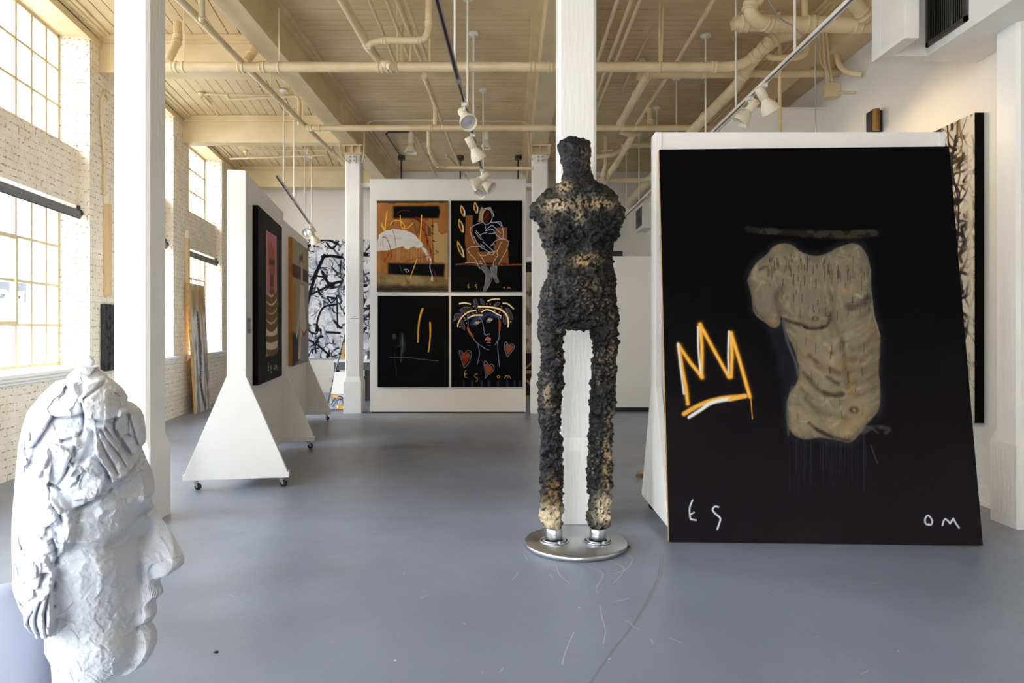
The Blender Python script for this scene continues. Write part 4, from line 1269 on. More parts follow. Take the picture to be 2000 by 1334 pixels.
# ---- 8/9: black and white gesture paintings
def gesture(u, v, nx, seed, bg, cols, nst, widths, main=(), H=None):
    A = Art(0, 0, u, v, nx, bg, seed=seed, H=H)
    r_ = random.Random(seed)
    A.blotch(5, .5, .7, tuple(x * .8 for x in bg), .6, 1); A.blotch(8, .52, .68, (150, 156, 176), .5, 5, 1.5, 1)
    for i in range(nst):
        x, y = r_.uniform(0, u), r_.uniform(0, v); a = r_.uniform(0, 6.28); pts = [(x, y)]
        cv = r_.uniform(-.9, .9)
        for k in range(r_.randint(2, 6)):
            l_ = r_.uniform(.02, .07) * u * 1.2; x += math.cos(a) * l_; y += math.sin(a) * l_; a += cv + r_.uniform(-.5, .5); pts.append((x, y))
        A.stroke(pts, r_.choice(widths) * u / 100, r_.choice(cols), soft=A.px * 1.5, alpha=r_.uniform(.6, 1), dry=r_.choice([0, 0, .5]), w2=r_.choice(widths) * u / 100)
    for pp, wd in main: A.stroke(pp, wd, (24, 23, 30), soft=A.px * 1.5)
    A.H = None
    return A
def zb_(x, y): return (x - 55 + 20, y - 97)       # crop units of the back painting
mn = [([(185, 205), (140, 300), (95, 430), (62, 560)], 22), ([(170, 215), (230, 210), (300, 220)], 20), ([(170, 320), (220, 410), (250, 420)], 20), ([(250, 405), (160, 440), (75, 485)], 13), ([(230, 400), (300, 385)], 18),
      ([(60, 160), (110, 120), (200, 100), (280, 130)], 16), ([(270, 540), (180, 560), (140, 640), (130, 720)], 13), ([(270, 480), (275, 700)], 10), ([(70, 660), (80, 720), (130, 740), (140, 690)], 12), ([(200, 730), (290, 735)], 16),
      ([(62, 775), (140, 820), (220, 890)], 14), ([(205, 490), (230, 530), (260, 500), (205, 490)], 10), ([(200, 120), (240, 160), (280, 110)], 12), ([(300, 240), (290, 330)], 9), ([(120, 345), (200, 355)], 12),
      ([(420, 190), (470, 200)], 28), ([(420, 420), (470, 410)], 22), ([(425, 500), (460, 510), (440, 570)], 14), ([(425, 640), (470, 640)], 12), ([(430, 780), (455, 720), (470, 700)], 16), ([(330, 300), (400, 500), (350, 700)], 18), ([(320, 600), (420, 640)], 14)]
mn = [([zb_(*p) for p in pp], wd) for pp, wd in mn]
A = gesture(500, 812, 330, 81, (226, 227, 234), [(22, 22, 30), (30, 30, 40), (70, 76, 96), (150, 158, 182), (244, 244, 248), (232, 234, 240), (176, 184, 204), (28, 28, 36)], 360, (.6, 1, 1.6, 2.4, 3.4), mn)
p0 = P(590.5, 700, 15.22); p1 = P(733, 467.5, 15.22)
canvas(A, 'painting', 'large black and white gestural painting on the far left back wall', (p0.x, 15.29, p0.z), (1, 0, 0), (0, 0, 1), p1.x - p0.x, p1.z - p0.z, .05, M_EDGEW)
mn = [([(470, 60), (440, 30), (400, 40), (380, 90), (430, 110), (480, 90), (500, 160), (490, 260), (510, 420), (500, 560), (530, 700)], 11), ([(520, 60), (500, 130), (530, 250), (520, 420)], 7), ([(450, 300), (520, 320), (480, 380), (450, 350)], 8),
      ([(540, 640), (500, 900), (520, 1100)], 8)]
A = gesture(600, 870, 330, 91, (214, 206, 190), [(26, 22, 20), (60, 48, 30), (30, 26, 24), (92, 74, 46), (200, 192, 176)], 560, (.5, .9, 1.5, 2.2), mn)
A.stroke([(430, 330), (470, 350), (440, 380), (480, 400)], 7, (226, 150, 30)); A.stroke([(400, 480), (430, 500)], 6, (226, 150, 30))
A.fill([(560, 0), (600, 0), (600, 870), (575, 870)], (210, 203, 188), soft=20, alpha=.8)
canvas(A, 'painting', 'tall scribbled black and white canvas on the right wall behind the torso painting', (XR - .005, 7.15, .655), (0, -1, 0), (0, 0, 1), 1.68, 2.49, .075, M_EDGEB)

# ---- 10: grey-gold canvas leaning at the brick pier
A = Art(0, 0, 100, 258, 120, (206, 202, 196), seed=101)
A.blotch(3, .4, .6, (228, 224, 216), .8, 2, 2, .7); A.blotch(4, .5, .7, (110, 116, 136), .8, 4, 2.5, .5); A.blotch(5, .55, .75, (176, 134, 70), .8, 6, 2.5, .6)
A.fill([(0, 0), (100, 0), (100, 40), (0, 60)], (176, 142, 84), soft=30, alpha=.7); A.stroke([(45, 60), (50, 130), (40, 200), (60, 250)], 12, (54, 60, 78), soft=6, dry=.5)
A.stroke([(30, 90), (34, 180)], 8, (220, 214, 206), soft=4, dry=.4)
b0 = W(11.5, -.17, 0.0); b1 = W(12.4, -.17, 0.0); t0 = W(11.5, -.045, 2.19)
ev = b1 - b0; zv = t0 - b0
# front faces the room: ex must run so that ex x ez points inwards
canvas(A, 'painting', 'tall narrow grey and gold canvas leaning against the brick pier', b0 , ev, zv, ev.length, zv.length, .035, mat('gold_edge', (206, 160, 84), .5, col2=(180, 128, 54), nscale=10))
# ---- 11: charcoal relief panel on the near pier
A = Art(0, 0, 100, 110, 80, (66, 66, 70), seed=111)
A.blotch(12, .45, .6, (40, 40, 44), .9, 3); A.blotch(25, .5, .65, (92, 92, 96), .6, 4)
a0 = W(8.37, -.002, .9); a1 = W(9.05, -.002, .9)
canvas(A, 'relief_panel', 'charcoal textured relief panel on the brick pier behind the near column', a0, a1 - a0, (0, 0, 1), .68, .82, .06, mat('charcoal_edge', (48, 48, 52), .8), cat='artwork', rough=.8, bump=1.0)
# ================================================================== DARK STANDING FIGURE
YS = 4.44
def X_(px, Y=YS): return (px - CX) / FPX * Y
def Z_(py, Y=YS): return CAMH + (HY - py) / FPX * Y
fig = thing('sculpture', 'tall black rough-textured headless-armed standing figure on a round metal base', 'sculpture', (X_(1124), YS, 0))
fig['label'] = 'tall dark encrusted sculpture of an armless standing figure on a round metal base'
def loft(rows, dy, n=28, yo=None, pw=2.3):
    """rows: (py, pxl, pxr); superellipse rings"""
    vs = []; fs = []
    for k, (py, a, b) in enumerate(rows):
        cx_ = X_((a + b) / 2); rx = (X_(b) - X_(a)) / 2
        ry = dy(py) if callable(dy) else dy
        oy = yo(py) if yo else 0
        for i in range(n):
            t = 2 * math.pi * i / n; c, s_ = math.cos(t), math.sin(t)
            vs.append((cx_ + rx * abs(c) ** (2 / pw) * (1 if c > 0 else -1), YS + oy + ry * abs(s_) ** (2 / pw) * (1 if s_ > 0 else -1), Z_(py)))
    for k in range(len(rows) - 1):
        for i in range(n):
            j = (i + 1) % n
            fs.append((k * n + i, (k + 1) * n + i, (k + 1) * n + j, k * n + j))
    fs += [tuple(range(n)), tuple(range(len(vs) - 1, len(vs) - n - 1, -1))]
    return vs, fs
def ip(x, xs, ys): return float(np.interp(x, xs, ys))
torso = [(352, 1101, 1161), (358, 1096, 1167), (364, 1080, 1178), (374, 1062, 1196), (386, 1050, 1207), (405, 1044, 1211), (428, 1047, 1210), (448, 1056, 1208), (466, 1059, 1198), (487, 1066, 1194),
         (514, 1074, 1194), (534, 1073, 1196), (553, 1064, 1199), (580, 1056, 1201), (600, 1053, 1205), (618, 1053, 1206), (632, 1055, 1206), (641, 1062, 1200)]
head = [(273, 1104, 1140), (277, 1096, 1149), (285, 1092, 1153), (297, 1091, 1154), (316, 1095, 1153), (336, 1101, 1154), (350, 1098, 1160), (372, 1098, 1158)]
lleg = [(615, 1054, 1110), (636, 1054, 1104), (660, 1057, 1099), (688, 1058, 1098), (744, 1056, 1098), (793, 1056, 1094), (841, 1056, 1093), (905, 1057, 1098), (970, 1058, 1098), (1010, 1059, 1098), (1026, 1062, 1096), (1031, 1068, 1092)]
rleg = [(615, 1142, 1206), (636, 1150, 1205), (660, 1158, 1203), (688, 1159, 1202), (744, 1157, 1200), (793, 1156, 1196), (841, 1154, 1193), (905, 1151, 1192), (970, 1149, 1192), (1010, 1149, 1191), (1026, 1150, 1188), (1031, 1156, 1184)]
bm = bmesh.new()
def addbm(vs, fs):
    vv = [bm.verts.new(v) for v in vs]
    for f in fs: bm.faces.new([vv[i] for i in f])
addbm(*loft(torso, lambda y: ip(y, [352, 370, 400, 460, 520, 570, 610, 640], [.085, .10, .125, .13, .105, .12, .135, .10])))
addbm(*loft(head, lambda y: ip(y, [277, 290, 320, 350, 372], [.05, .095, .11, .085, .08]), yo=lambda y: ip(y, [277, 330, 350], [-.01, -.02, 0])))
addbm(*loft(lleg, lambda y: ip(y, [615, 660, 800, 1000, 1031], [.10, .095, .075, .072, .05])))
addbm(*loft(rleg, lambda y: ip(y, [615, 660, 800, 1000, 1031], [.10, .095, .075, .072, .05])))
for px, py, r_, yy, sc_ in ((1098, 458, .085, -.085, (1, .75, .9)), (1160, 457, .085, -.085, (1, .75, .9)), (1062, 415, .075, 0, (1, 1.1, 1.15)), (1196, 418, .078, 0, (1, 1.1, 1.2)), (1128, 545, .10, -.06, (1.1, .6, .9)),
                            (1069, 448, .06, .02, (.8, 1, 1.5)), (1197, 448, .06, .02, (.8, 1, 1.5)), (1124, 378, .09, .03, (1.6, .8, .7)), (1085, 610, .085, .05, (1, 1, 1)), (1168, 610, .085, .05, (1, 1, 1))):
    q = MB(); q.sphere((X_(px), YS + yy, Z_(py)), r_, 18, sc_); addbm(q.v, q.f)
bm.normal_update()
me = bpy.data.meshes.new('figure_body'); bm.to_mesh(me); bm.free()
tmp = bpy.data.objects.new('tmp', me); COL.objects.link(tmp)
md = tmp.modifiers.new('r', 'REMESH'); md.mode = 'VOXEL'; md.voxel_size = .0065
dg = bpy.context.evaluated_depsgraph_get()
me2 = bpy.data.meshes.new_from_object(tmp.evaluated_get(dg))
bpy.data.objects.remove(tmp)
# smooth joints a little, then crust: displace in numpy
n_ = len(me2.vertices)
co = np.empty(n_ * 3); me2.vertices.foreach_get('co', co); co = co.reshape(-1, 3)
ed = np.empty(len(me2.edges) * 2, dtype=np.int32); me2.edges.foreach_get('vertices', ed); ed = ed.reshape(-1, 2)
deg = np.bincount(ed.ravel(), minlength=n_)[:, None]
for it in range(8):
    ac = np.zeros_like(co)
    np.add.at(ac, ed[:, 0], co[ed[:, 1]]); np.add.at(ac, ed[:, 1], co[ed[:, 0]])
    co = co * .5 + .5 * ac / deg
me2.vertices.foreach_set('co', co.ravel()); me2.update()
nr = np.empty(n_ * 3); me2.vertices.foreach_get('normal', nr); nr = nr.reshape(-1, 3)
_T3 = np.random.RandomState(99).rand(40, 40, 40)
def n3(c, sc_, seed, oc=3):
    out = np.zeros(len(c)); amp = 1; tot = 0
    for o_ in range(oc):
        p = c * sc_ * 2 ** o_ + np.array([seed * 3.7, seed * 1.9, seed * 5.3]) + 60
        pi = np.floor(p).astype(int); f = p - pi; f = f * f * (3 - 2 * f)
        acc = 0
        for a in (0, 1):
            for b in (0, 1):
                for d in (0, 1):
                    w_ = (f[:, 0] if a else 1 - f[:, 0]) * (f[:, 1] if b else 1 - f[:, 1]) * (f[:, 2] if d else 1 - f[:, 2])
                    acc = acc + w_ * _T3[(pi[:, 0] + a) % 40, (pi[:, 1] + b) % 40, (pi[:, 2] + d) % 40]
        out += amp * acc; tot += amp; amp *= .55
    return out / tot
dsp = (n3(co, 9, 1, 2) - .5) * .035 + (n3(co, 34, 4, 2) - .5) * .046 + (n3(co, 80, 7, 1) - .5) * .014 - np.abs(n3(co, 40, 9, 2) - .5) * .03 + .008
# hollows: under the breasts, eye side of the head, sternum
def hol(px, py, r_, a): return a * np.exp(-((co[:, 0] - X_(px)) ** 2 + (co[:, 2] - Z_(py)) ** 2) / r_ ** 2) * (nr[:, 1] < 0)
dsp += hol(1126, 455, .05, -.02) + hol(1104, 305, .035, -.03) + hol(1075, 485, .05, -.015) + hol(1178, 490, .05, -.02) + hol(1128, 500, .04, -.012) + hol(1118, 385, .03, .02)
fo = np.clip((Z_(372) - co[:, 2]) / .1, .55, 1)
co2 = co + nr * (dsp * fo)[:, None]
me2.vertices.foreach_set('co', co2.ravel())
me2.polygons.foreach_set('use_smooth', [True] * len(me2.polygons)); me2.update()
# colour: charred black, blue-grey flecks as painted glints, ochre and bone patches and painted highlights
ca = me2.color_attributes.new('paint', 'FLOAT_COLOR', 'POINT')
k = np.ones((n_, 4))
c_ = np.tile(np.array([4., 4., 5.]), (n_, 1))
def mixc(msk, col, al=1):
    global c_
    mk = np.clip(msk, 0, 1)[:, None] * al; c_ = c_ * (1 - mk) + np.array(col, float) * mk
g1 = n3(co, 78, 21, 2); g2 = n3(co, 5, 31, 3); g3 = n3(co, 105, 41, 1); g4 = n3(co, 7, 51, 2)
mixc(sstep(.58, .74, g1) * sstep(.42, .58, g2), (74, 79, 98), .85)
mixc(sstep(.62, .78, g3) * sstep(.50, .62, g4), (132, 116, 92), .9)
mixc(sstep(.76, .88, g3), (84, 74, 60), .6)
def patch(px, py, rx, ry, col, al, gl=.42):
    global c_
    m_ = np.exp(-(((co[:, 0] - X_(px)) / rx) ** 2 + ((co[:, 2] - Z_(py)) / ry) ** 2)) * sstep(gl, gl + .14, .5 * g1 + .5 * g3) * (nr[:, 1] < .3)
    mixc(m_ * 1.3, col, al)
patch(1085, 408, .11, .05, (196, 178, 146), 1.0, .38); patch(1160, 403, .15, .045, (168, 144, 108), .95, .40); patch(1100, 372, .06, .05, (176, 154, 120), .9, .38); patch(1128, 430, .05, .05, (186, 168, 136), .8); patch(1072, 440, .03, .10, (120, 104, 80), .7); patch(1150, 560, .12, .08, (128, 112, 88), .5, .46); patch(1090, 560, .10, .09, (104, 100, 98), .5, .46)
patch(1140, 512, .11, .05, (178, 150, 104), .9, .42); patch(1140, 318, .04, .09, (118, 96, 66), .6); patch(1060, 640, .035, .16, (110, 104, 96), .6, .45); patch(1190, 640, .03, .2, (120, 100, 74), .5, .48)
for px in (1076,): patch(px, 1005, .10, .10, (216, 200, 168), 1.0, .25); patch(px - 8, 770, .03, .12, (170, 152, 122), .8, .40); patch(px + 2, 960, .05, .12, (150, 116, 70), .8)
patch(1180, 990, .08, .12, (212, 196, 162), 1.0, .30); patch(1182, 900, .03, .2, (176, 150, 108), .8, .40); patch(1186, 820, .03, .1, (150, 126, 90), .7)
mixc(sstep(.88, .94, n3(co, 110, 61, 1)) * sstep(.5, .62, g4), (170, 100, 50), .6)
k[:, :3] = lin(np.clip(c_, 0, 255)); ca.data.foreach_set('color', k.ravel())
mm = mat('encrusted_char', attr='paint', rough=.3, bump=.5, bscale=160, spec=.35)
me2.materials.append(mm)
me2.name = 'figure_body'
o = bpy.data.objects.new('figure_body', me2); COL.objects.link(o)
o.parent = fig; o.matrix_parent_inverse = Matrix.Translation(-PL[fig.name])
q = MB()
cx_ = X_(1124)
q.lathe((cx_, YS, 0), (0, 0, 1), [(0, 0), (.322, 0), (.333, .008), (.333, .026), (.326, .034), (0, .034)], n=96)
q.build('base_disc', M_ALU, fig)
for px in (1082, 1167):
    x = X_(px); y = YS - .02
    q = MB(); q.lathe((x, y, .034), (0, 0, 1), [(.046, 0), (.053, .002), (.054, .085), (.050, .088), (.046, .088), (.046, .0)], n=40)
    co_ = q.build('ankle_collar', M_ALU, fig)
    q = MB()
    for r_, h_ in ((.094, .010), (.078, .016), (.068, .012)):
        q.lathe((x, y, .034), (0, 0, 1), [(r_ - .010, 0), (r_, .001), (r_, h_ - .003), (r_ - .003, h_), (r_ - .007, h_), (r_ - .010, h_ - .003), (r_ - .010, 0)], n=48)
    q.cyl((x + .03, y - .075, .04), (x + .03, y - .075, .056), .012, n=10)
    q.build('flange_ring', M_ALU, co_)
    q = MB(); q.cyl((x, y, .035), (x, y + .015, .17), .042, .045, n=24); q.build('steel_peg', M_BLACK, fig)

# ================================================================== WHITE PLASTER HEAD
YH = 2.0
kx = YH / FPX
R_o = [(716, 193), (727, 199), (744, 223), (757, 239), (775, 250), (783, 248), (787, 260), (799, 275), (814, 282), (853, 286), (864, 284), (871, 276), (880, 280), (898, 287), (918, 297), (940, 302), (960, 302), (972, 297), (980, 297),
       (1001, 308), (1032, 330), (1065, 350), (1086, 361), (1100, 360), (1112, 348), (1126, 315), (1134, 313), (1143, 316), (1155, 320), (1163, 312), (1172, 305), (1182, 306), (1192, 307), (1203, 303), (1214, 296), (1220, 302), (1235, 308),
       (1250, 308), (1270, 300), (1290, 288), (1301, 270), (1310, 238), (1319, 213), (1325, 208), (1420, 200)]
L_o = [(716, 150), (722, 144), (739, 134), (744, 109), (769, 82), (804, 53), (838, 42), (873, 35), (927, 30), (977, 26), (1009, 23), (1060, 22), (1100, 23), (1150, 24), (1166, 28), (1190, 46), (1206, 66), (1222, 86), (1275, 86), (1300, 99), (1330, 101), (1420, 96)]
B_o = [(716, 193), (757, 238), (799, 270), (853, 284), (940, 296), (965, 294), (985, 284), (1030, 280), (1100, 278), (1140, 280), (1180, 280), (1214, 276), (1240, 284), (1280, 272), (1305, 238), (1320, 210), (1420, 200)]   # face without nose and lips
NR, NC = 560, 260
ys = np.concatenate([np.linspace(716, 1000, 235), np.linspace(1001.2, 1325, 285), np.linspace(1327, 1420, 40)]); NR = len(ys)
xr = np.interp(ys, *zip(*R_o)); xl = np.interp(ys, *zip(*L_o)); xb = np.interp(ys, *zip(*B_o))
uu = .5 - .5 * np.cos(np.linspace(0, np.pi, NC)); uu = .55 * uu + .45 * np.linspace(0, 1, NC)
XX = xl[:, None] + (xr - xl)[:, None] * uu[None]; YY = np.repeat(ys[:, None], NC, 1)
T0 = np.interp(ys, [716, 722, 740, 780, 850, 950, 1050, 1150, 1230, 1300, 1320, 1420], [10, 26, 60, 98, 122, 130, 124, 112, 98, 80, 52, 50])
q_ = np.clip((XX - xl[:, None]) / (xb - xl)[:, None], 0, 1)
qf = 2 * q_ - 1
skull = T0[:, None] * np.where(qf < 0, np.clip(1 - np.abs(qf) ** 2.6, 0, 1) ** .6, np.clip(1 - np.abs(qf) ** 2.1, 0, 1) ** .85)
wN = np.interp(ys, [716, 900, 960, 985, 1020, 1060, 1095, 1120, 1130, 1160, 1185, 1212, 1225, 1255, 1300, 1420], [30, 60, 62, 22, 15, 21, 34, 30, 34, 44, 40, 40, 36, 44, 40, 30])
nose = wN[:, None] * np.clip((xr[:, None] - XX) / 26, 0, 1) ** .55 * np.clip(1 - (xb[:, None] - 60 - XX) / 50, 0, 1)
hT = np.log(np.exp(skull / 9) + np.exp(nose / 9)) * 9 - 9 * math.log(2)
edge = np.clip(np.minimum(XX - xl[:, None], xr[:, None] - XX) / 16, 0, 1)
edge = np.sqrt(np.clip(1 - (1 - edge) ** 2, 0, 1))
hT = np.clip(hT, 0, None) * edge + 1e-3
def bump(cx_, cy_, rx, ry, a, ang=0):
    c, s_ = math.cos(ang), math.sin(ang); dx, dy = XX - cx_, YY - cy_
    return a * np.exp(-(((dx * c + dy * s_) / rx) ** 2 + ((-dx * s_ + dy * c) / ry) ** 2))
def rope(pts, wd, a, w2=None):
    D = seg_dist(XX, YY, [tuple(p) for p in catmull(pts, 5)], 0)
    return a * np.clip(1 - (D / (wd / 2)) ** 2, 0, 1) ** .6
def plate(pts, a, soft=2.5):
    nz = (vnoise(XX, YY, .05, 77, 2) - .5) * 8
    D = poly_sd(XX, YY, pts) + nz
    return a * np.clip(.5 - D / soft, 0, 1)
def groove(pts, wd, a):
    D = seg_dist(XX, YY, [tuple(p) for p in catmull(pts, 5)], 0)
    return -a * np.exp(-(D / wd) ** 2)
F = np.zeros_like(XX)
# face planes
F += bump(262, 1036, 32, 20, -34, -.5) + bump(238, 1018, 30, 9, -12, -.45)                 # eye hollow under the brow
F += groove([(208, 1034), (236, 1026), (266, 1008), (297, 984)], 5, 14) + groove([(216, 1040), (240, 1046), (262, 1042)], 3, 5)
F += bump(246, 1034, 15, 8, 8)                                                           # lid
F += plate([(140, 985), (200, 962), (262, 950), (300, 946), (303, 972), (262, 998), (213, 1030), (170, 1026), (132, 1010)], 12, 9)   # brow shelf
F += bump(205, 1075, 52, 42, 10) + bump(268, 1105, 10, 60, -15, -.12)                     # cheek, valley beside the nose
F += bump(318, 1112, 17, 13, 9) + groove([(296, 1096), (290, 1112), (298, 1126)], 4, 6)      # nostril wing
F += groove([(300, 1209), (282, 1207), (266, 1214)], 3.2, 12) + bump(292, 1192, 14, 10, 7) + bump(290, 1226, 13, 8, 5)
F += bump(262, 1220, 9, 16, -7) + bump(288, 1262, 22, 26, 10) + bump(190, 1240, 70, 40, 7)
F += groove([(100, 1296), (150, 1303), (200, 1312), (235, 1308)], 4, 9)
for k_ in range(9):                                                                       # moustache combing
    F += groove([(276 + k_ * 4.2, 1130 + k_ * 1.5), (284 + k_ * 3.4, 1160), (288 + k_ * 2.6, 1178)], 1.3, 3.2)
# back shell left smooth, hair mass starts at a ragged line
hair = plate([(52, 850), (60, 800), (110, 752), (160, 728), (230, 745), (285, 800), (290, 860), (285, 905), (214, 930), (150, 960), (146, 1010), (112, 1060), (110, 1110), (112, 1200), (60, 1205), (34, 1160), (44, 1010), (46, 920)], 10, 5)
F += hair
# locks
F += plate([(120, 745), (150, 742), (163, 770), (158, 796), (110, 800), (95, 830), (72, 855), (50, 860), (60, 805)], 12, 6)
F += plate([(166, 740), (205, 733), (240, 758), (251, 780), (244, 796), (205, 806), (170, 798), (160, 770)], 19, 6) + bump(205, 768, 40, 28, 8)
F += plate([(232, 790), (262, 786), (284, 815), (287, 858), (258, 873), (240, 850), (222, 822)], 15, 5)
F += plate([(182, 812), (212, 812), (226, 846), (248, 880), (246, 905), (216, 914), (204, 890), (186, 860)], 20, 5)
F += plate([(178, 866), (206, 892), (208, 912), (190, 936), (150, 942), (122, 920), (140, 888)], 15, 5)
F += plate([(108, 838), (152, 826), (156, 846), (132, 900), (118, 918), (98, 908), (96, 876)], 10, 4)
F += plate([(100, 852), (108, 866), (86, 904), (66, 904), (52, 890), (60, 872)], 11, 4) + plate([(52, 858), (78, 850), (62, 892), (48, 880)], 8, 4)
F += plate([(150, 818), (178, 822), (168, 850), (148, 898), (138, 900), (152, 858)], 9, 4)
F += plate([(46, 950), (110, 930), (128, 955), (120, 985), (60, 990)], 8, 5) + plate([(48, 1000), (110, 996), (122, 1022), (96, 1040), (48, 1040)], 9, 5) + plate([(40, 1046), (100, 1044), (108, 1068), (60, 1082), (42, 1080)], 10, 5)
F += rope([(118, 940), (136, 965), (142, 1000), (136, 1024)], 22, 12) + rope([(104, 950), (126, 990), (128, 1030)], 14, 8)
F += plate([(120, 1060), (112, 1120), (112, 1190), (80, 1208), (52, 1190), (58, 1150), (76, 1106)], 13, 6)
for pp in ([(108, 1100), (86, 1120), (74, 1160), (84, 1190)], [(98, 1110), (92, 1150), (98, 1192)], [(70, 1140), (60, 1170), (72, 1196)], [(106, 1140), (104, 1185)]): F += rope(pp, 12, 8) + groove([(x + 6, y) for x, y in pp], 2.2, 7)
F += bump(78, 1090, 16, 12, 6) + bump(50, 1110, 16, 20, 5)
for pp in ([(160, 770), (165, 800), (160, 828), (128, 840)], [(205, 740), (165, 768)], [(196, 822), (222, 860), (240, 888)], [(204, 818), (230, 856), (246, 880)], [(190, 826), (206, 862), (226, 900)], [(110, 800), (76, 854), (48, 866)],
           [(112, 802), (140, 800), (160, 796)], [(150, 850), (136, 888)], [(45, 868), (50, 900), (60, 918)], [(248, 800), (262, 850), (270, 862)], [(212, 905), (246, 908), (272, 880)]): F += groove(pp, 2.6, 9)
for pp in ([(150, 962), (180, 950), (214, 930)], [(112, 1010), (118, 1050), (112, 1108)], [(212, 1030), (260, 1004), (300, 976)]): F += groove(pp, 3.5, 9)
rr = random.Random(8)
for k_ in range(60):                                                                       # knife marks
    x, y = rr.uniform(60, 285), rr.uniform(740, 1290); a = rr.uniform(-1.2, -.4) if y > 1100 else rr.uniform(0, 3.1); l_ = rr.uniform(8, 34)
    F += groove([(x, y), (x + l_ * math.cos(a) * .5, y - l_ * math.sin(a) * .5 + rr.uniform(-2, 2)), (x + l_ * math.cos(a), y - l_ * math.sin(a))], rr.uniform(.9, 1.8), rr.uniform(1.0, 2.8))
nz = vnoise(XX, YY, .035, 12, 3); F += np.abs(nz - .5) * -9 + 2 + (vnoise(XX, YY, .12, 14, 3) - .5) * 2.6 + (vnoise(XX, YY, .35, 15, 2) - .5) * .6
fr = np.random.RandomState(3)
Xd = XX + (vnoise(XX, YY, .05, 33, 2) - .5) * 26; Yd = YY + (vnoise(XX, YY, .05, 34, 2) - .5) * 26
bestd = np.full(XX.shape, 1e9); fac = np.zeros_like(XX)
for k_ in range(130):
    sx0, sy0 = fr.uniform(20, 350), fr.uniform(715, 1330); tx, ty = fr.normal(0, .13, 2); of = fr.uniform(-2.2, 2.2)
    d_ = np.hypot((Xd - sx0), (Yd - sy0) * .8)
    m_ = d_ < bestd; bestd = np.where(m_, d_, bestd)
    fac = np.where(m_, of + tx * (XX - sx0) + ty * (YY - sy0), fac)
hairy = np.clip(.5 - poly_sd(XX, YY, [(20, 700), (290, 700), (300, 900), (214, 945), (150, 965), (120, 1040), (112, 1210), (20, 1210)]) / 12, 0, 1)
F = F * (1 + .35 * hairy) + fac * (.3 + .9 * hairy)
tex = np.clip((XX - xl[:, None] - 8) / 14, .12, 1)                                          # shell edge stays smooth
tex = np.where(YY < 770, np.clip((XX - xl[:, None]) / 30, .3, 1), tex)
near = np.clip(hT + F * edge * tex, 1e-3, None)
far = np.clip(hT + F * edge * .6, 1e-3, None)
HC = 190                                   # the head is turned so that its profile plane faces the viewer standing at the camera
rd = Vector(((HC - CX) / FPX, 1, 0)).normalized(); hc = Vector(((HC - CX) * kx, YH, 0)); tg = Vector((rd.y, -rd.x, 0))
def w3(X__, Y__, T_):
    dx_ = (X__ - CX) / FPX
    den = dx_ * rd.x + rd.y
    k_ = (hc.x * rd.x + hc.y * rd.y) / den
    kk = kx * 1.17
    return np.stack([dx_ * k_ + rd.x * T_ * kk, k_ + rd.y * T_ * kk, CAMH + (HY - Y__) / FPX * k_], -1)
A_ = w3(XX, YY, -near); B_ = w3(XX[:, ::-1], YY, far[:, ::-1])
ringv = np.concatenate([A_, B_[:, 1:-1]], 1)
nn_ = ringv.shape[1]
V_ = ringv.reshape(-1, 3); V_[:, 2] = np.maximum(V_[:, 2], .245)
ii = np.arange(NR * nn_).reshape(NR, nn_)
Fq = np.stack([ii[:-1], ii[1:], np.roll(ii, -1, 1)[1:], np.roll(ii, -1, 1)[:-1]], -1).reshape(-1, 4)
# head slightly above plinth; cap rings
me = bpy.data.meshes.new('plaster_head')
fl_ = [list(map(int, f)) for f in Fq] + [[int(x) for x in ii[0][::1]], [int(x) for x in ii[-1][::-1]]]
me.from_pydata(V_.tolist(), [], fl_)
me.polygons.foreach_set('use_smooth', [True] * (len(fl_) - 2) + [False] * 2)
cav = np.clip(-F, 0, 30)
hd = thing('plaster_head', 'large white plaster head in profile with rough carved hair, left foreground', 'sculpture', ((200 - CX) * kx, YH, .22))
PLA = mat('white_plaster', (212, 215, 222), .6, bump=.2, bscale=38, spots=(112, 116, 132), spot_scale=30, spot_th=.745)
me.materials.append(PLA)
o = bpy.data.objects.new('carved_head', me); COL.objects.link(o); o.parent = hd; o.matrix_parent_inverse = Matrix.Translation(-PL[hd.name])
# smooth rounded shoulder mass behind the hair
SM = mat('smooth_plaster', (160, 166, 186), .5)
q = MB()
def hx(px, py, dy=0.0): return Vector(((px - CX) * kx, YH + dy, CAMH + (HY - py) * kx))
prof = [(1165, -50, 8), (1185, -70, 30), (1210, -84, 58), (1245, -94, 80), (1295, -98, 96), (1380, -100, 100), (1430, -100, 100)]
ring_n = 32; vs = []; fs = []
for k_, (py, l_, r_) in enumerate(prof):
    for i in range(ring_n):
        t = 2 * math.pi * i / ring_n
        vs.append(tuple(hx((l_ + r_) / 2 + (r_ - l_) / 2 * math.cos(t), py, .02 + math.sin(t) * (r_ - l_) * .62 * kx)))
for k_ in range(len(prof) - 1):
    for i in range(ring_n):
        j = (i + 1) % ring_n; fs.append((k_ * ring_n + i, (k_ + 1) * ring_n + i, (k_ + 1) * ring_n + j, k_ * ring_n + j))
fs += [tuple(range(ring_n)), tuple(range(len(vs) - 1, len(vs) - ring_n - 1, -1))]
q.add(vs, fs, True)
q.v = [(v[0] - .02, v[1] + .06, max(v[2], .245)) for v in q.v]
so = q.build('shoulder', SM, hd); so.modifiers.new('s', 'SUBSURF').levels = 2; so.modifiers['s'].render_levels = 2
q = MB(); q.box((-130 - CX) * kx, (250 - CX) * kx, YH - .30, YH + .19, 0, .243)
tag(q.build('plinth', M_WHITE, None, bevel=.004), 'low white plinth carrying the large plaster head', 'plinth')
hd.location = hd.location  # keeps its base point
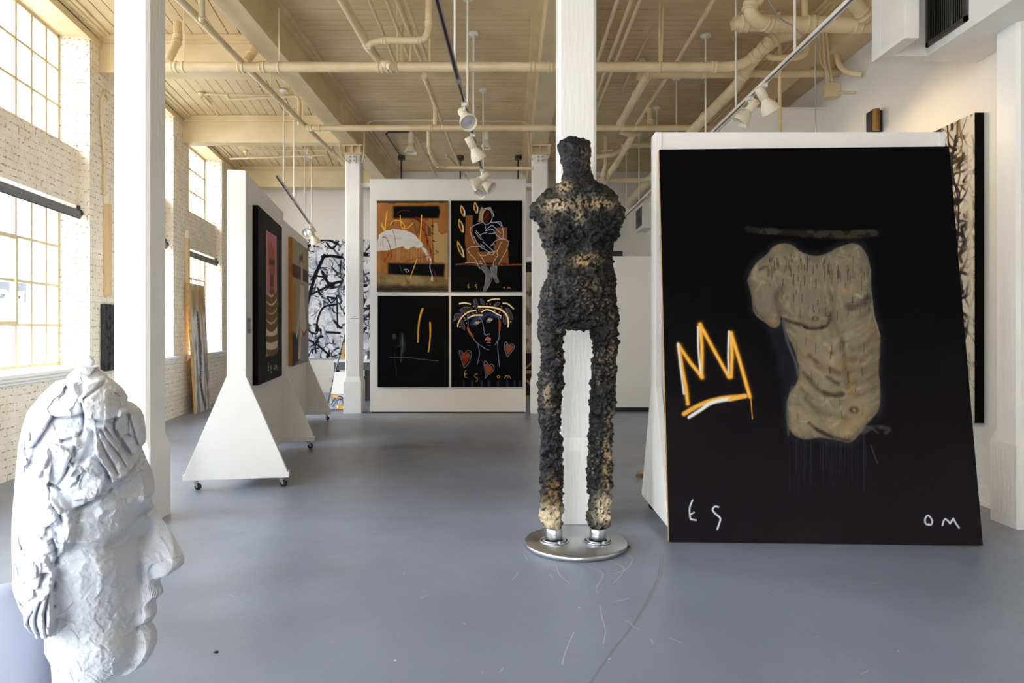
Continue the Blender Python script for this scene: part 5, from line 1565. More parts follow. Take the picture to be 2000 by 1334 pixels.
# small white figure behind the head
Yb = 3.3
q = MB()
zt_ = Z_(701, Yb); xk = X_(171, Yb)
q.lathe((xk, Yb, 1.02), (0, 0, 1), [(0, 0), (.095, 0), (.095, .04), (.09, .10), (.085, .16), (.05, .195), (.025, .205), (.022, .212), (.0, .213)], n=28)
so = q.build('draped_body', mat('white_gloss_plaster', (240, 242, 246), .4, bump=.5, bscale=14), None)
tag(so, 'small white draped figurine peeking above the big plaster head', 'figurine')
q = MB(); q.sphere((xk + .002, Yb, 1.245), .028, 16, (1.1, 1, .9)); q.sphere((xk - .022, Yb - .005, 1.262), .012, 10); q.sphere((xk + .012, Yb - .01, 1.27), .013, 10)
q.build('head', MATS['white_gloss_plaster'], so)
q = MB(); q.box(xk - .1, xk + .1, Yb - .1, Yb + .1, 0, 1.02)
tag(q.build('plinth', M_WHITE, None, bevel=.004), 'tall white plinth behind the plaster head carrying the small figurine', 'plinth')
# ================================================================== PIPES
def pipe(label, pts, r, coll=(), fillet=None, m=None, name='pipe', hang=(), group=None, cr=1.16, cat='pipe'):
    """a run of pipe; coll: indices or (a, b, t) spots for couplings, hang: strap hangers (index a, t) up to the boards"""
    q = MB(); q.tube(pts, r, n=18 if r > .03 else 10, fillet=r * 2.6 if fillet is None else fillet)
    o = q.build(name, m or M_PIPE, None)
    tag(o, label, cat, group)
    for i, t in coll:
        a, b = Vector(pts[i]), Vector(pts[i + 1]); d = (b - a).normalized(); c = a.lerp(b, t)
        q = MB(); q.lathe(c - d * r * .55, d, [(r, 0), (r * cr, .0), (r * cr, r * .22), (r * 1.08, r * .3), (r * 1.08, r * .8), (r * cr, r * .9), (r * cr, r * 1.1), (r, r * 1.1)], n=20)
        q.build('coupling', m or M_PIPE, o)
    for i, t in hang:
        a, b = Vector(pts[i]), Vector(pts[i + 1]); c = a.lerp(b, t); d = (b - a).normalized()
        q = MB(); q.lathe(c - d * .01, d, [(r * 1.01, 0), (r * 1.09, 0), (r * 1.09, .02), (r * 1.01, .02)], n=20)
        q.box(c.x - .009, c.x + .009, c.y - .003, c.y + .003, c.z + r, ZC)
        q.build('hanger_strap', m or M_PIPE, o)
    return o
Ya = 7.4
pp = lambda l: [P(*q) for q in l]
pipe('thick cream drain pipe crossing the whole room below the beams', pp([(235, 131, Ya), (1418, 131, Ya), (1447, 127, Ya), (1470, 113, Ya)]), .0545,
     coll=[(0, .09), (0, .20), (0, .235), (0, .43), (0, .445), (0, .68), (0, .71), (0, .98)], hang=[(0, .105), (0, .262), (0, .457), (0, .745), (0, .89)])
pipe('short cream riser bending down to the thick drain pipe by the near column', pp([(347, 44, 7.75), (347, 80, 7.7), (327, 122, 7.45)]), .045, coll=[(0, .8), (1, .1)], fillet=.06)
pipe('stubby slanted cream pipe end just left of the timber beam', pp([(500, 94, 7.9), (478, 122, 7.5)]), .045, coll=[(0, .5)])
# pipe parallel to the left beam
za = 2.9
pipe('long cream sprinkler main running along the left timber beam', [PZ(300, -52, za), PZ(366, 14, za), PZ(394, 42, za), PZ(468, 118, za), PZ(596, 246, za), PZ(676, 324, za)], .034,
     coll=[(1, .9), (2, .05), (3, .38), (4, .05), (4, .2)], hang=[(3, .4), (3, .95)])
pipe('cream pipe dropping from above onto the sprinkler main', pp([(394, -10, 6.1), (394, 40, 6.3)]), .028, coll=[(0, .85)])
pipe('middle-height cream pipe crossing the room behind the thick drain pipe', pp([(598, 250, 9.6), (1400, 250, 9.6)]), .042,
     coll=[(0, .01), (0, .03), (0, .305), (0, .33), (0, .61), (0, .77), (0, .80)])
pipe('thin cream riser from the sprinkler main to the ceiling left of the beam', pp([(584, 246, 9.6), (584, 196, 9.6)]), .024)
# main bay
pipe('cream vent pipe descending beside the U-shaped pipe', [PZ(640, -50, 2.95), PZ(668.5, 0, 2.95), PZ(719, 90, 2.95), PZ(743, 122, 2.9), P(765, 130, 7.3)], .043, coll=[(1, .98), (2, .1), (3, .6)], fillet=.08)
pipe('U-shaped cream pipe looping right and up from the vent pipe', [P(719, 92, 6.9), P(727, 83, 6.9), P(746, 79, 6.9), P(828, 79, 6.9), P(837, 62, 6.9), P(838, -20, 6.9)], .036, coll=[(2, .05), (2, .9), (4, .2)], fillet=.09)
for i, (x0, x1, r, nm) in enumerate(((722, 775, .019, 'first thin'), (757, 805, .019, 'second thin'), (778, 826, .028, 'third, thicker'), (796, 838, .019, 'fourth thin'))):
    pipe(nm + ' cream pipe from the left running overhead between vent pipe and light track', [PZ(x0 - 22, -50, 3.25), PZ(x1, 128 if i < 2 else 126, 3.25)], r)
pipe('leftmost of three short hanger tubes above the thick drain pipe', pp([(785, 50, 7.6), (785, 126, 7.45)]), .016, coll=[(0, .05)])
pipe('middle of three short hanger tubes above the thick drain pipe', pp([(803, 52, 7.6), (802, 124, 7.45)]), .014)
pipe('rightmost of three short hanger tubes above the thick drain pipe', pp([(840, 50, 7.6), (840, 124, 7.45)]), .016)
pipe('cream pipe sloping down to a tee on the middle-height pipe', [P(829, 148, 8.2), P(851, 206, 9.5), P(850, 243, 9.6)], .034, coll=[(0, .02), (0, .9), (1, .1), (1, .8)], fillet=.03)
pipe('thin cream pipe continuing from the tee towards the four-painting wall', [P(852, 208, 9.5), P(895, 318, 13.0), P(903, 342, 14.6)], .022)
pipe('cream drop pipe turning right below the middle-height pipe', pp([(837, 252, 9.8), (837, 290, 9.8), (851, 322, 10.2), (866, 327, 10.4), (1042, 329, 10.4)]), .028, coll=[(0, .9), (2, .3), (3, .03)], fillet=.12)
pipe('thin brownish pipe slanting down behind the drop pipe', pp([(811, 264, 12.2), (851, 343, 15.0)]), .025, coll=[(0, .3), (0, .65)])
pipe('second thin slanting pipe just above the four-painting wall', pp([(872, 303, 12.6), (910, 344, 15.0)]), .022)
pipe('thin conduit arching from the far left column across to the next column', pp([(707, 318, 11.44), (711, 300, 11.44), (712, 258, 11.44), (716, 243, 11.4), (727, 236, 11.35), (780, 235, 11.3), (1020, 237, 11.3), (1031, 243, 11.35), (1033, 300, 11.44), (1040, 313, 11.44)]), .012, fillet=.1, cat='conduit',
     coll=[(5, .03), (5, .45), (5, .9)])
pipe('small J-shaped conduit on the left side of the far left column head', pp([(684, 319, 11.44), (671, 311, 11.44), (665, 300, 11.44), (664, 282, 11.44)]), .012, fillet=.1, cat='conduit')
pipe('small J-shaped conduit on the right side of the second far column head', pp([(1060, 313, 11.44), (1071, 310, 11.44), (1074, 300, 11.44), (1074, 285, 11.44)]), .012, fillet=.1, cat='conduit')
# left bay small pipes
pipe('thin cream sprinkler branch with sprinkler head in the left bay', pp([(395, 184, 10.2), (472, 185, 10.2), (575, 186, 10.2)]), .013, coll=[(0, .55)])
pipe('cream sprinkler branch sloping left from the beam', pp([(444, 184, 10.0), (446, 194, 10.0), (580, 188, 10.0), (585, 196, 9.8), (586, 234, 9.7)]), .021, coll=[(1, .02), (1, .7)], fillet=.04)
pipe('zigzag wire conduit from a ceiling box to the brick wall corner', pp([(398, 188, 10.2), (416, 208, 10.9), (427, 224, 11.2), (418, 228, 11.28), (366, 231, 11.28), (349, 247, 11.3), (346, 275, 11.3), (348, 300, 11.4), (360, 311, 11.5)]), .014, fillet=.08, cat='conduit')
pipe('far thin sprinkler branch near the back of the left bay', pp([(449, 310, 13.4), (640, 303, 13.4)]), .02, coll=[(0, .02), (0, .98)])
pipe('far thin conduit with ceiling fixtures in the left bay', pp([(480, 295, 13.2), (650, 293, 13.2)]), .014, coll=[(0, .3)], cat='conduit')
pipe('vertical conduit dropping to the beige channel on the far brick pier', pp([(368.5, 312, 11.62), (366, 449, 11.62)]), .012, cat='conduit')
pipe('curved conduit on the brick pier behind the near column', [W(8.55, -.03, 4.25), W(8.45, -.03, 4.33), W(8.33, -.03, 4.2), W(8.33, -.03, 3.95), W(8.42, -.03, 3.5), W(8.42, -.03, 3.05)], .016, fillet=.1, cat='conduit')
# sprinkler heads / small ceiling fixtures
def fixture(p, label, r=.05, kind='round'):
    q = MB(); q.lathe(p, (0, 0, -1), [(0, 0), (r, 0), (r, .03), (r * .8, .05), (r * .3, .06), (0, .06)], n=20)
    o = q.build('ceiling_fixture', M_PIPE, None); tag(o, label, 'ceiling fixture')
    q = MB(); q.cyl(p + Vector((0, 0, 0)), Vector((p.x, p.y, ZC)), .010, n=8)
    q.cyl(p - Vector((0, 0, .06)), p - Vector((0, 0, .10)), r * .35, n=12)
    q.build('stem', M_PIPE, o)
    return o
fixture(P(393, 184, 10.2) + Vector((0, 0, .03)), 'round cream ceiling box with sensor in the left bay, nearest')
fixture(P(480, 296, 13.2) + Vector((0, 0, .03)), 'cream ceiling box with sensor farther back in the left bay')
fixture(P(601, 294, 13.2) + Vector((0, 0, .03)), 'shallow cream ceiling rose beside the sprinkler main', .08)
# right bay
pipe('fat cream pipe slanting up to the right above the white display wall', [P(1349, 258, 9.4), P(1440, 166, 7.9), P(1472, 113, 7.4), P(1500, 86, 7.2), P(1520, 72, 7.2), P(1562, 64, 7.2)], .066, coll=[(0, .35), (1, .45), (1, .95), (2, .1), (2, .8), (3, .3)], fillet=.1)
pipe('cream pipe running right to the wall behind the slanting pipe', pp([(1262, 146, 7.9), (1639, 143, 7.9)]), .045, coll=[(0, .02), (0, .3)])
pipe('fattest cream pipe with a capped end at the upper right', pp([(1440, 46, 6.6), (1712, 49, 6.6)]), .076, coll=[(0, .05), (0, .26), (0, .52), (0, .86)], cr=1.12)
q = MB(); q.cyl(P(1432, 46, 6.6), P(1441, 46, 6.6), .064, n=8); q.cyl(P(1428, 46, 6.6), P(1433, 46, 6.6), .03, n=6)
tag(q.build('cleanout_plug', M_PIPE, None), 'cream clean-out cap on the left end of the fattest pipe', 'pipe cap')
pipe('big cream elbow swooping down into the fattest pipe', pp([(1484, -30, 6.45), (1468, 2, 6.45), (1464, 22, 6.45), (1476, 40, 6.47), (1500, 47, 6.53), (1530, 47, 6.58)]), .066, coll=[(1, .6), (3, .9)], fillet=.12)
pipe('cream branch crossing the elbow at the top edge', pp([(1500, -30, 6.4), (1474, 8, 6.45)]), .06)
pipe('cream pipe leaning in from the top right to the fattest pipe', pp([(1640, -30, 6.3), (1694, 36, 6.5)]), .068, coll=[(0, .85)])
pipe('short vertical cream pipe rising from the fattest pipe', pp([(1572, -72, 6.6), (1572, 34, 6.6)]), .031)
pipe('cream offset pipe with an upturned end under the slanting pipe', pp([(1497, 106, 7.35), (1506, 113, 7.35), (1558, 112, 7.35), (1574, 106, 7.35), (1576, 88, 7.35)]), .034, fillet=.07)
pipe('slim cream post hanging behind the right light track', pp([(1523, 24, 7.6), (1523, 262, 7.6)]), .02, coll=[(0, .9)])
pipe('curved cream conduit ending at the right wall', pp([(1633, 58, 7.55), (1633, 104, 7.55), (1640, 132, 7.5), (1660, 143, 7.4), (1684, 146, 7.32)]), .03, fillet=.12, cat='conduit')
for i, (x0, x1, x2) in enumerate(((1600, 1602, 1615), (1607, 1610, 1619), (1613, 1620, 1624))):
    pipe(('left', 'middle', 'right')[i] + ' one of three thin conduits dropping to the junction box', pp([(x0, 52, 7.3), (x1, 118 + 6 * i, 7.6), (x2, 140 + 2 * i, 7.8), (x2, 166, 7.9)]), .013, fillet=.08, cat='conduit')
q = MB(); a = P(1611, 190, 7.88); b = P(1638, 163, 7.88)
q.box(3.635, XR, 7.84, 7.96, a.z, b.z); jb = q.build('junction_box', M_PIPE, None, bevel=.008); tag(jb, 'square cream junction box high on the right wall', 'electrical box')
q = MB(); q.tube(pp([(1638, 181, 7.85), (1672, 181, 7.5)]), .016); q.build('stub_conduit', M_PIPE, jb)
zr = 3.2
for i, (x0, x1, y1) in enumerate(((1206, 1160, 138), (1233, 1165, 190), (1250, 1160, 232))):
    pipe(('leftmost', 'middle', 'rightmost')[i] + ' of three parallel thin pipes right of the near white column', [PZ(x0 + (x0 - 997) * .12, -77, zr), PZ(x1, 645 - (645) * (x1 - 997) / (x0 - 997), zr)], .021, coll=[(0, .62)])
pipe('shaded fat pipe falling steeply from the top right of the column', pp([(1207, -20, 7.4), (1247, 95, 8.9), (1254, 124, 9.0), (1249, 156, 9.1)]), .062, coll=[(0, .8)])
pipe('thin shaded pipe slanting down left across the right bay', pp([(1400, -10, 6.8), (1320, 124, 8.4), (1262, 214, 9.8), (1243, 245, 10.2)]), .026)
pipe('fat knotted pipe slanting down left beside the far column, upper run', pp([(1266, 146, 7.9), (1248, 176, 8.4), (1211, 243, 9.6)]), .05, coll=[(0, .4), (1, .1), (1, .95)])
pipe('fat knotted pipe slanting down left beside the far column, lower run', pp([(1212, 256, 9.9), (1236, 262, 9.9), (1230, 275, 10.3), (1210, 310, 11.4), (1190, 340, 12.0), (1176, 364, 12.6)]), .05, coll=[(2, .2), (3, .1), (3, .8)], fillet=.04)
pipe('straight cream pipe crossing near the back of the right bay', pp([(1150, 351, 12.6), (1250, 352, 12.6), (1268, 349, 12.5), (1300, 338, 12.2)]), .05, coll=[(0, .2), (0, .28)])
pipe('fat cream pipe stub slanting down to the back wall of the right bay', [P(1285, 336, 12.2), P(1227, 397, 15.2)], .095)
pipe('cream branch with a valve joining the knotted pipe', pp([(1150, 308, 11.2), (1197, 302, 11.2), (1214, 292, 11.2)]), .036, coll=[(0, .9)])
pipe('small cream valve stub above the branch', pp([(1173, 295, 11.1), (1196, 293, 11.1)]), .014, coll=[(0, .95)], cr=2.2)
pipe('short cream pipe dropping into the knotted pipe', pp([(1183, 266, 11.9), (1183, 322, 11.9), (1176, 345, 12.0), (1180, 352, 12.2)]), .034, coll=[(0, .75)], fillet=.05)
pipe('dim horizontal pipe in the back of the right bay', pp([(1214, 285, 11.8), (1310, 281, 11.8)]), .045, coll=[(0, .3)])
pipe('riser tee joining the middle-height pipe in the right bay', pp([(1269, 208, 9.7), (1271, 244, 9.6)]), .042, coll=[(0, .1), (0, .85)], cr=1.25)
for i, (y0, y1) in enumerate(((21, 14), (25, 20))):
    pipe(('upper', 'lower')[i] + ' of two thin conduits crossing the right bay boards', [P(1130, y0, 7.7), P(1610, y1, 7.7)], .014, cat='conduit', coll=[(0, .33)])
pipe('thin conduit bending down left from the crossing conduits', pp([(1600, 28, 7.8), (1296, 36, 7.8), (1279, 44, 7.9), (1256, 90, 8.5), (1215, 178, 9.9)]), .016, fillet=.15, cat='conduit')
q = MB(); a = P(1296, 6, 7.45); b = P(1291, 124, 7.42); q.obox((a + b) / 2, (.013, 0, 0), (0, .0015, 0), (b - a) / 2)
tag(q.build('hanger_strap', M_PIPE, None), 'perforated metal strap hanging to the thick drain pipe, right bay', 'strap')
q = MB(); q.tube(pp([(1597, 48, 6.54), (1594, 66, 6.54), (1592, 126, 6.54), (1593.5, 262, 6.54)]), .006, n=8)
tag(q.build('chain', mat('grey_cable', (150, 152, 158), .4), None), 'grey cable and chain hanging at the right beside the junction box', 'cable')
q = MB(); q.tube(catmull([tuple(P(1490, -20, 6.4)), tuple(P(1512, 20, 6.45)), tuple(P(1530, 40, 6.5)), tuple(P(1548, 50, 6.5)), tuple(P(1566, 68, 6.53))], 6), .006, n=8)
tag(q.build('cable', MATS['grey_cable'], None), 'loose grey cable draped over the fattest pipe', 'cable')

# ================================================================== LIGHT TRACKS AND SPOTLIGHTS
M_TRK = mat('track_grey', (176, 176, 180), .35, metal=.6)
M_TRKW = mat('track_white', (226, 224, 218), .4)
M_COPPER = mat('track_slot', (92, 44, 28), .5)
M_LAMP = mat('cream_lamp', (232, 222, 198), .35)
M_LENS = mat('lamp_lens', (210, 214, 220), .12, metal=.4)
def track(a, b, label, rods, m=M_TRK):
    a, b = Vector(a), Vector(b); d = (b - a).normalized(); s_ = d.cross(Vector((0, 0, 1))).normalized(); c = (a + b) / 2; L_ = (b - a).length
    r = thing('light_track', label, 'light track', c)
    up = Vector((0, 0, 1))
    q = MB()
    q.obox(c + up * .012, s_ * .018, d * L_ / 2, up * .004)
    q.obox(c - s_ * .015, s_ * .004, d * L_ / 2, up * .014); q.obox(c + s_ * .015, s_ * .004, d * L_ / 2, up * .014)
    q.build('rail', m, r)
    q = MB(); q.obox(c + up * .004, s_ * .010, d * (L_ / 2 - .01), up * .004); q.build('contact_strip', M_COPPER, r)
    for t in (.34, .68):
        q = MB(); q.obox(a.lerp(b, t) - up * .002, s_ * .021, d * .05, up * .016); q.build('joiner', m, r)
    for t in rods:
        p = a.lerp(b, t)
        q = MB(); q.cyl(p + up * .01, Vector((p.x, p.y, ZC - .03)), .011, n=10); q.build('rod', M_TRKW, r)
        q = MB(); q.lathe((p.x, p.y, ZC), (0, 0, -1), [(0, 0), (.065, 0), (.065, .02), (.05, .035), (.015, .04), (0, .04)], n=24); q.build('canopy', M_TRKW, r)
    return r
def at_y(a, b, Y): return (Y - a[1]) / (b[1] - a[1])
a1, b1 = (-.52, 4.2, 3.70), (-.395, 10.35, 3.70)
track(a1, b1, 'grey light track hung down the middle bay above the floor', [at_y(a1, b1, y) for y in (5.95, 7.27, 8.14, 10.07)])
a2, b2 = (2.37, 4.3, 3.70), (2.30, 15.1, 3.70)
track(a2, b2, 'white light track hung along the right bay', [at_y(a2, b2, y) for y in (5.67, 7.12, 8.2, 9.6, 10.85, 12.3, 13.6, 15.0)], M_TRKW)
pa = PZ(541, 344, 2.13); pb = P(616, 453, 14.75); pb.z = pa.z
track(pa, pb, 'far grey light track in the left bay', [.12, .34, .62, .85])
def spot(p, aim, label, k=1.0, tracktop=True, group=None):
    """track head: clip, swivel, lamp neck and flared hood"""
    p = Vector(p); aim = Vector(aim).normalized()
    r = thing('track_spotlight', label, 'spotlight', p, group)
    q = MB(); q.obox(p - Vector((0, 0, .012)), (.022 * k, 0, 0), (0, .035 * k, 0), (0, 0, .016 * k)); q.cyl(p - Vector((0, 0, .02)), p - Vector((0, 0, .085 * k)), .009 * k, n=10)
    q.build('clip', M_TRKW, r)
    c = p - Vector((0, 0, .095 * k)) 
    side = aim.cross(Vector((0, 0, 1))); side = side.normalized() if side.length > .01 else Vector((1, 0, 0))
    c = c + side * .0
    q = MB(); q.lathe(c - aim * .085 * k, aim, [(0, 0), (.032 * k, 0), (.036 * k, .006), (.036 * k, .095 * k), (.031 * k, .10 * k), (0, .10 * k)], n=24)
    nb = q.build('lamp_neck', M_LAMP, r)
    q = MB(); q.lathe(c + aim * .01 * k, aim, [(.028 * k, 0), (.034 * k, .02 * k), (.052 * k, .05 * k), (.068 * k, .085 * k), (.072 * k, .115 * k), (.072 * k, .122 * k), (.067 * k, .122 * k), (.060 * k, .095 * k), (.02 * k, .06 * k)], n=32)
    q.build('lamp_hood', M_LAMP, r)
    q = MB(); q.lathe(c + aim * .10 * k, aim, [(0, 0), (.05 * k, .002), (.062 * k, .006), (.05 * k, .012), (0, .016)], n=24); q.build('lens', M_LENS, r)
    return r
def on_track(a, b, Y): t = at_y(a, b, Y); v = Vector(a).lerp(Vector(b), t); v.z -= .012; return v
spot(on_track(a1, b1, 6.9), (.35, -.75, -.75), 'nearest spotlight on the middle track, lens turned to the camera', 1.25)
spot(on_track(a1, b1, 8.0), (.5, .35, -.9), 'second spotlight on the middle track, aimed down right', 1.35)
spot(on_track(a1, b1, 9.75), (-.8, -.1, -.6), 'third spotlight on the middle track, aimed left', 1.3)
spot(on_track(a1, b1, 10.0), (.7, -.3, -.5), 'fourth spotlight on the middle track, aimed right', 1.3)
spot(on_track(a1, b1, 10.3) - Vector((0, 0, 0)), (-.4, -.6, -.75), 'lowest spotlight at the far end of the middle track', 1.3)
spot(on_track(a2, b2, 6.36), (.55, .2, -.8), 'spotlight on the right track pointing down right', 1.2)
spot(on_track(a2, b2, 6.72), (-.55, .1, -.75), 'spotlight on the right track pointing down left', 1.2)
spot(on_track(a2, b2, 14.6), (-.4, .1, -.9), 'tiny far spotlight at the end of the right track', 1.4)
pd = (pb - pa)
spot(pa + pd * .80 - Vector((0, 0, .012)), (-.1, -.9, -.3), 'far left track spotlight facing the camera', 1.5)
spot(pa + pd * .88 - Vector((0, 0, .012)), (.3, .3, -.9), 'far left track spotlight aimed down', 1.5)
# ceiling-mounted lamp holders in the middle bay
r = spot(P(803, 262, 12.0), (0, -.1, -1), 'bare lamp on a ceiling box above the four-painting wall, left', 1.5)
q = MB(); q.cyl(P(803, 262, 12.0), (P(803, 262, 12.0).x, 12.0, ZC), .02, n=12); q.build('stem', M_PIPE, r)
r = spot(P(950, 258, 12.0), (-.05, -.05, -1), 'lamp on a ceiling box above the four-painting wall, right of the track', 1.3)
q = MB(); q.cyl(P(950, 258, 12.0), (P(950, 258, 12.0).x, 12.0, ZC), .02, n=12); q.build('stem', M_PIPE, r)
q = MB(); q.tube(pp([(798, 258, 12.0), (757, 258, 12.0), (754, 262, 12.0), (782, 305, 13.8)]), .014, fillet=.03)
tag(q.build('conduit', MATS['dark_bronze'], None), 'grey flexible conduit from the left ceiling lamp to a dark rod', 'conduit')

# warm lamps that are really lit: they wash the right wall and the far wall
def lamp(p, target, power, ang=70, col=(1, .72, .42)):
    l = bpy.data.lights.new('lamp_light', 'SPOT'); l.energy = power; l.color = col; l.spot_size = math.radians(ang); l.spot_blend = .8; l.shadow_soft_size = .05
    o = bpy.data.objects.new('lamp_light', l); COL.objects.link(o); o.location = p
    o.rotation_euler = (Vector(target) - Vector(p)).to_track_quat('-Z', 'Y').to_euler()
lamp((2.50, 6.36, 3.38), (3.8, 5.95, 2.6), 24, 100)
lamp((2.45, 8.0, 3.4), (3.8, 7.2, 2.6), 18, 100)
lamp((-.45, 9.0, 3.5), (-.9, 11.55, .9), 60, 50)
# ================================================================== SMALL THINGS
# roller blinds on the lower windows
for i, s1 in enumerate(FAR):
    s0 = max(s1 - WW, SA)
    q = MB(); q.cyl(W(s0 + .02, .10, 2.765), W(s1 - .05, .10, 2.765), .034, n=16)
    q.wbox(s0 + .02, s1 - .05, .07, .075, 2.70, 2.765)
    o = q.build('roller_blind', mat('blind_grey', (96, 98, 102), .45), None)
    q = MB(); q.cyl(W(s1 - .06, .10, 2.765), W(s1 - .03, .10, 2.765), .045, n=16); q.wbox(s1 - .055, s1 - .035, .085, .12, 2.72, 2.85)
    q.cyl(W(s0 + .03, .10, 2.765), W(s0 + .01, .10, 2.765), .045, n=16); q.build('bracket', M_BLACK, o)
    q = MB(); q.cyl(W(s0 + .02, .085, 2.70), W(s1 - .06, .085, 2.70), .011, n=10); q.build('hem_bar', M_BLACK, o)
    nm = {3: 'black roller blind on the nearest visible window, left edge of the photo', 5: 'small black roller blind on the far window left of the display walls', 4: 'rolled blind on the window hidden behind the near column'}.get(i, 'rolled blind on a street window %s the camera' % ('well behind', 'just behind', 'left of')[min(i, 2)]) if i != 6 else 'rolled blind on the farthest street window, hidden by the display walls'
    tag(o, nm, 'roller blind')
# beige channels on the piers
for (s, lab) in ((8.46, 'beige cable channel on the brick pier behind the near column'), (11.80 - .22, 'beige cable channel on the far brick pier above the leaning canvas')):
    q = MB()
    q.wbox(s, s + .10, -.055, 0, 1.82, 2.95); o = q.build('cable_channel', mat('beige_channel', (214, 184, 138), .5), None, bevel=.004)
    q = MB(); q.wbox(s - .01, s + .10, -.065, 0, 2.95, 3.08); q.build('channel_box', M_BEIGE, o, bevel=.005)
    tag(o, lab, 'cable channel')
# bench, easel and stacked things between the far column and back wall
tb = thing('work_table', 'black-legged work table half hidden behind the far left column', 'table', (-3.3, 14.3, 0))
xa, xb = X_(652, 14.0), X_(735, 14.0)
q = MB(); q.box(xa, xb, 14.0, 14.6, .74, .80); q.build('table_top', M_WHITE, tb)
q = MB(); q.box(xa, xb, 14.02, 14.05, .58, .74); q.build('apron', mat('grey_steel', (92, 98, 110), .4, metal=.5), tb)
for x in (xa + .04, xa + .42, xb - .20, xb - .04):
    q = MB(); q.box(x - .05, x + .05, 14.05, 14.12, 0, .74); q.build('leg', M_BLACK, tb)
bx = thing('print', 'brown wooden print with scribbles on the work table by the easel', 'print', (X_(672, 13.9), 13.95, .8))
q = MB(); q.hexa([(X_(661, 13.9), 14.05, .80), (X_(676, 13.9), 14.05, .80), (X_(676, 13.9), 14.08, .80), (X_(661, 13.9), 14.08, .80), (X_(661, 13.9), 14.15, 1.14), (X_(676, 13.9), 14.15, 1.14), (X_(676, 13.9), 14.18, 1.14), (X_(661, 13.9), 14.18, 1.14)])
q.build('board', M_TAN, bx)
q = MB()
for k in range(4): q.tube([(X_(668 + k, 13.9), 14.07 + .02 * k, .87 + .05 * k), (X_(671 - k, 13.9), 14.07 + .02 * k + .0, .885 + .05 * k), (X_(673, 13.9), 14.075 + .02 * k, .87 + .05 * k)], .006, n=6)
q.build('scribble', mat('scribble_red', (96, 40, 40), .6), bx)
es = thing('easel', 'grey metal tripod easel beside the far left column', 'easel', (X_(668, 12.6), 12.6, 0))
for k, (x0, y0, x1, y1, Yb_) in enumerate(((640, 786, 678, 632, 12.9), (700, 800, 680, 632, 12.9), (683, 772, 680, 632, 13.5))):
    a, b = P(x0, y0, Yb_ - .1), P(x1, y1, 12.9)
    if k == 0: a.z = .03
    q = MB(); q.cyl(a, b, .013, .017, n=10); lg = q.build('leg', mat('easel_metal', (132, 134, 140), .35, metal=.8), es)
    q = MB()
    for t in (.28, .62): c = a.lerp(b, t); q.cyl(c - Vector((0, 0, .02)), c + Vector((0, 0, .02)), .026, n=10)
    q.build('clamp', M_BLACK, lg)
q = MB(); q.cyl(P(681, 655, 12.9), P(680, 628, 12.9), .03, n=12); q.build('easel_head', M_BLACK, es)
cn = thing('paint_can', 'grey metal paint can on the work table beside the far left column', 'can', (X_(717, 14.0), 14.15, .8))
q = MB(); x = X_(718, 14.15); q.lathe((x, 14.15, .80), (0, 0, 1), [(0, 0), (.075, 0), (.078, .006), (.074, .012), (.074, .16), (.078, .166), (.078, .175), (.068, .178), (0, .17)], n=28); q.build('can_body', M_METAL, cn)
q = MB(); q.tube(catmull([(x - .075, 14.13, .95), (x - .03, 14.06, .90), (x + .03, 14.06, .90), (x + .075, 14.13, .95)], 5), .003, n=6); q.build('bail_handle', M_METAL, cn)
# white board and boxed set on the floor
bd = MB(); y0 = 12.05
a, b, c, d = P(645, 776, y0), P(674, 776, y0), P(674, 727, y0 + .12), P(654, 727, y0 + .12)
bd.hexa([tuple(a), tuple(b), (b.x, b.y + .03, b.z), (a.x, a.y + .03, a.z), tuple(d), tuple(c), (c.x, c.y + .03, c.z), (d.x, d.y + .03, d.z)])
tag(bd.build('white_board', M_WHITE, None), 'blank white board standing on the printed carton by the far left column', 'board')
A = Art(0, 0, 100, 90, 110, (196, 200, 210), seed=131)
A.blotch(5, .5, .7, (120, 130, 150), .7, 2); A.stroke([(10, 60), (30, 25), (60, 15), (90, 40)], 6, (60, 66, 84)); A.stroke([(40, 40), (70, 30), (80, 60)], 4, (40, 44, 60)); A.stroke([(60, 28), (64, 34)], 8, (190, 60, 40)); A.stroke([(15, 70), (40, 50), (50, 80)], 3, (60, 66, 84))
A.fill([(5, 3), (48, 10), (46, 26), (5, 18)], (246, 168, 34)); A.stroke([(12, 12), (40, 17)], 5, (255, 236, 200), dry=.6)
A.fill([(42, 62), (100, 70), (100, 92), (36, 86)], (246, 168, 34)); A.stroke([(46, 70), (47, 80)], 8, (250, 248, 240))
for k in range(3): A.stroke([(58, 71 + 6 * k), (86, 74 + 6 * k)], 3, (255, 232, 190), dry=.5)
p0 = P(644, 801, 11.98); p1 = P(676, 770, 11.98)
canvas(A, 'carton', 'flat printed carton with orange labels on the floor by the far left column', (p0.x, 12.0, .0), Vector((1, .12, 0)), (0, .18, 1), p1.x - p0.x, p1.z - 0.0, .05, M_EDGEW, cat='box')
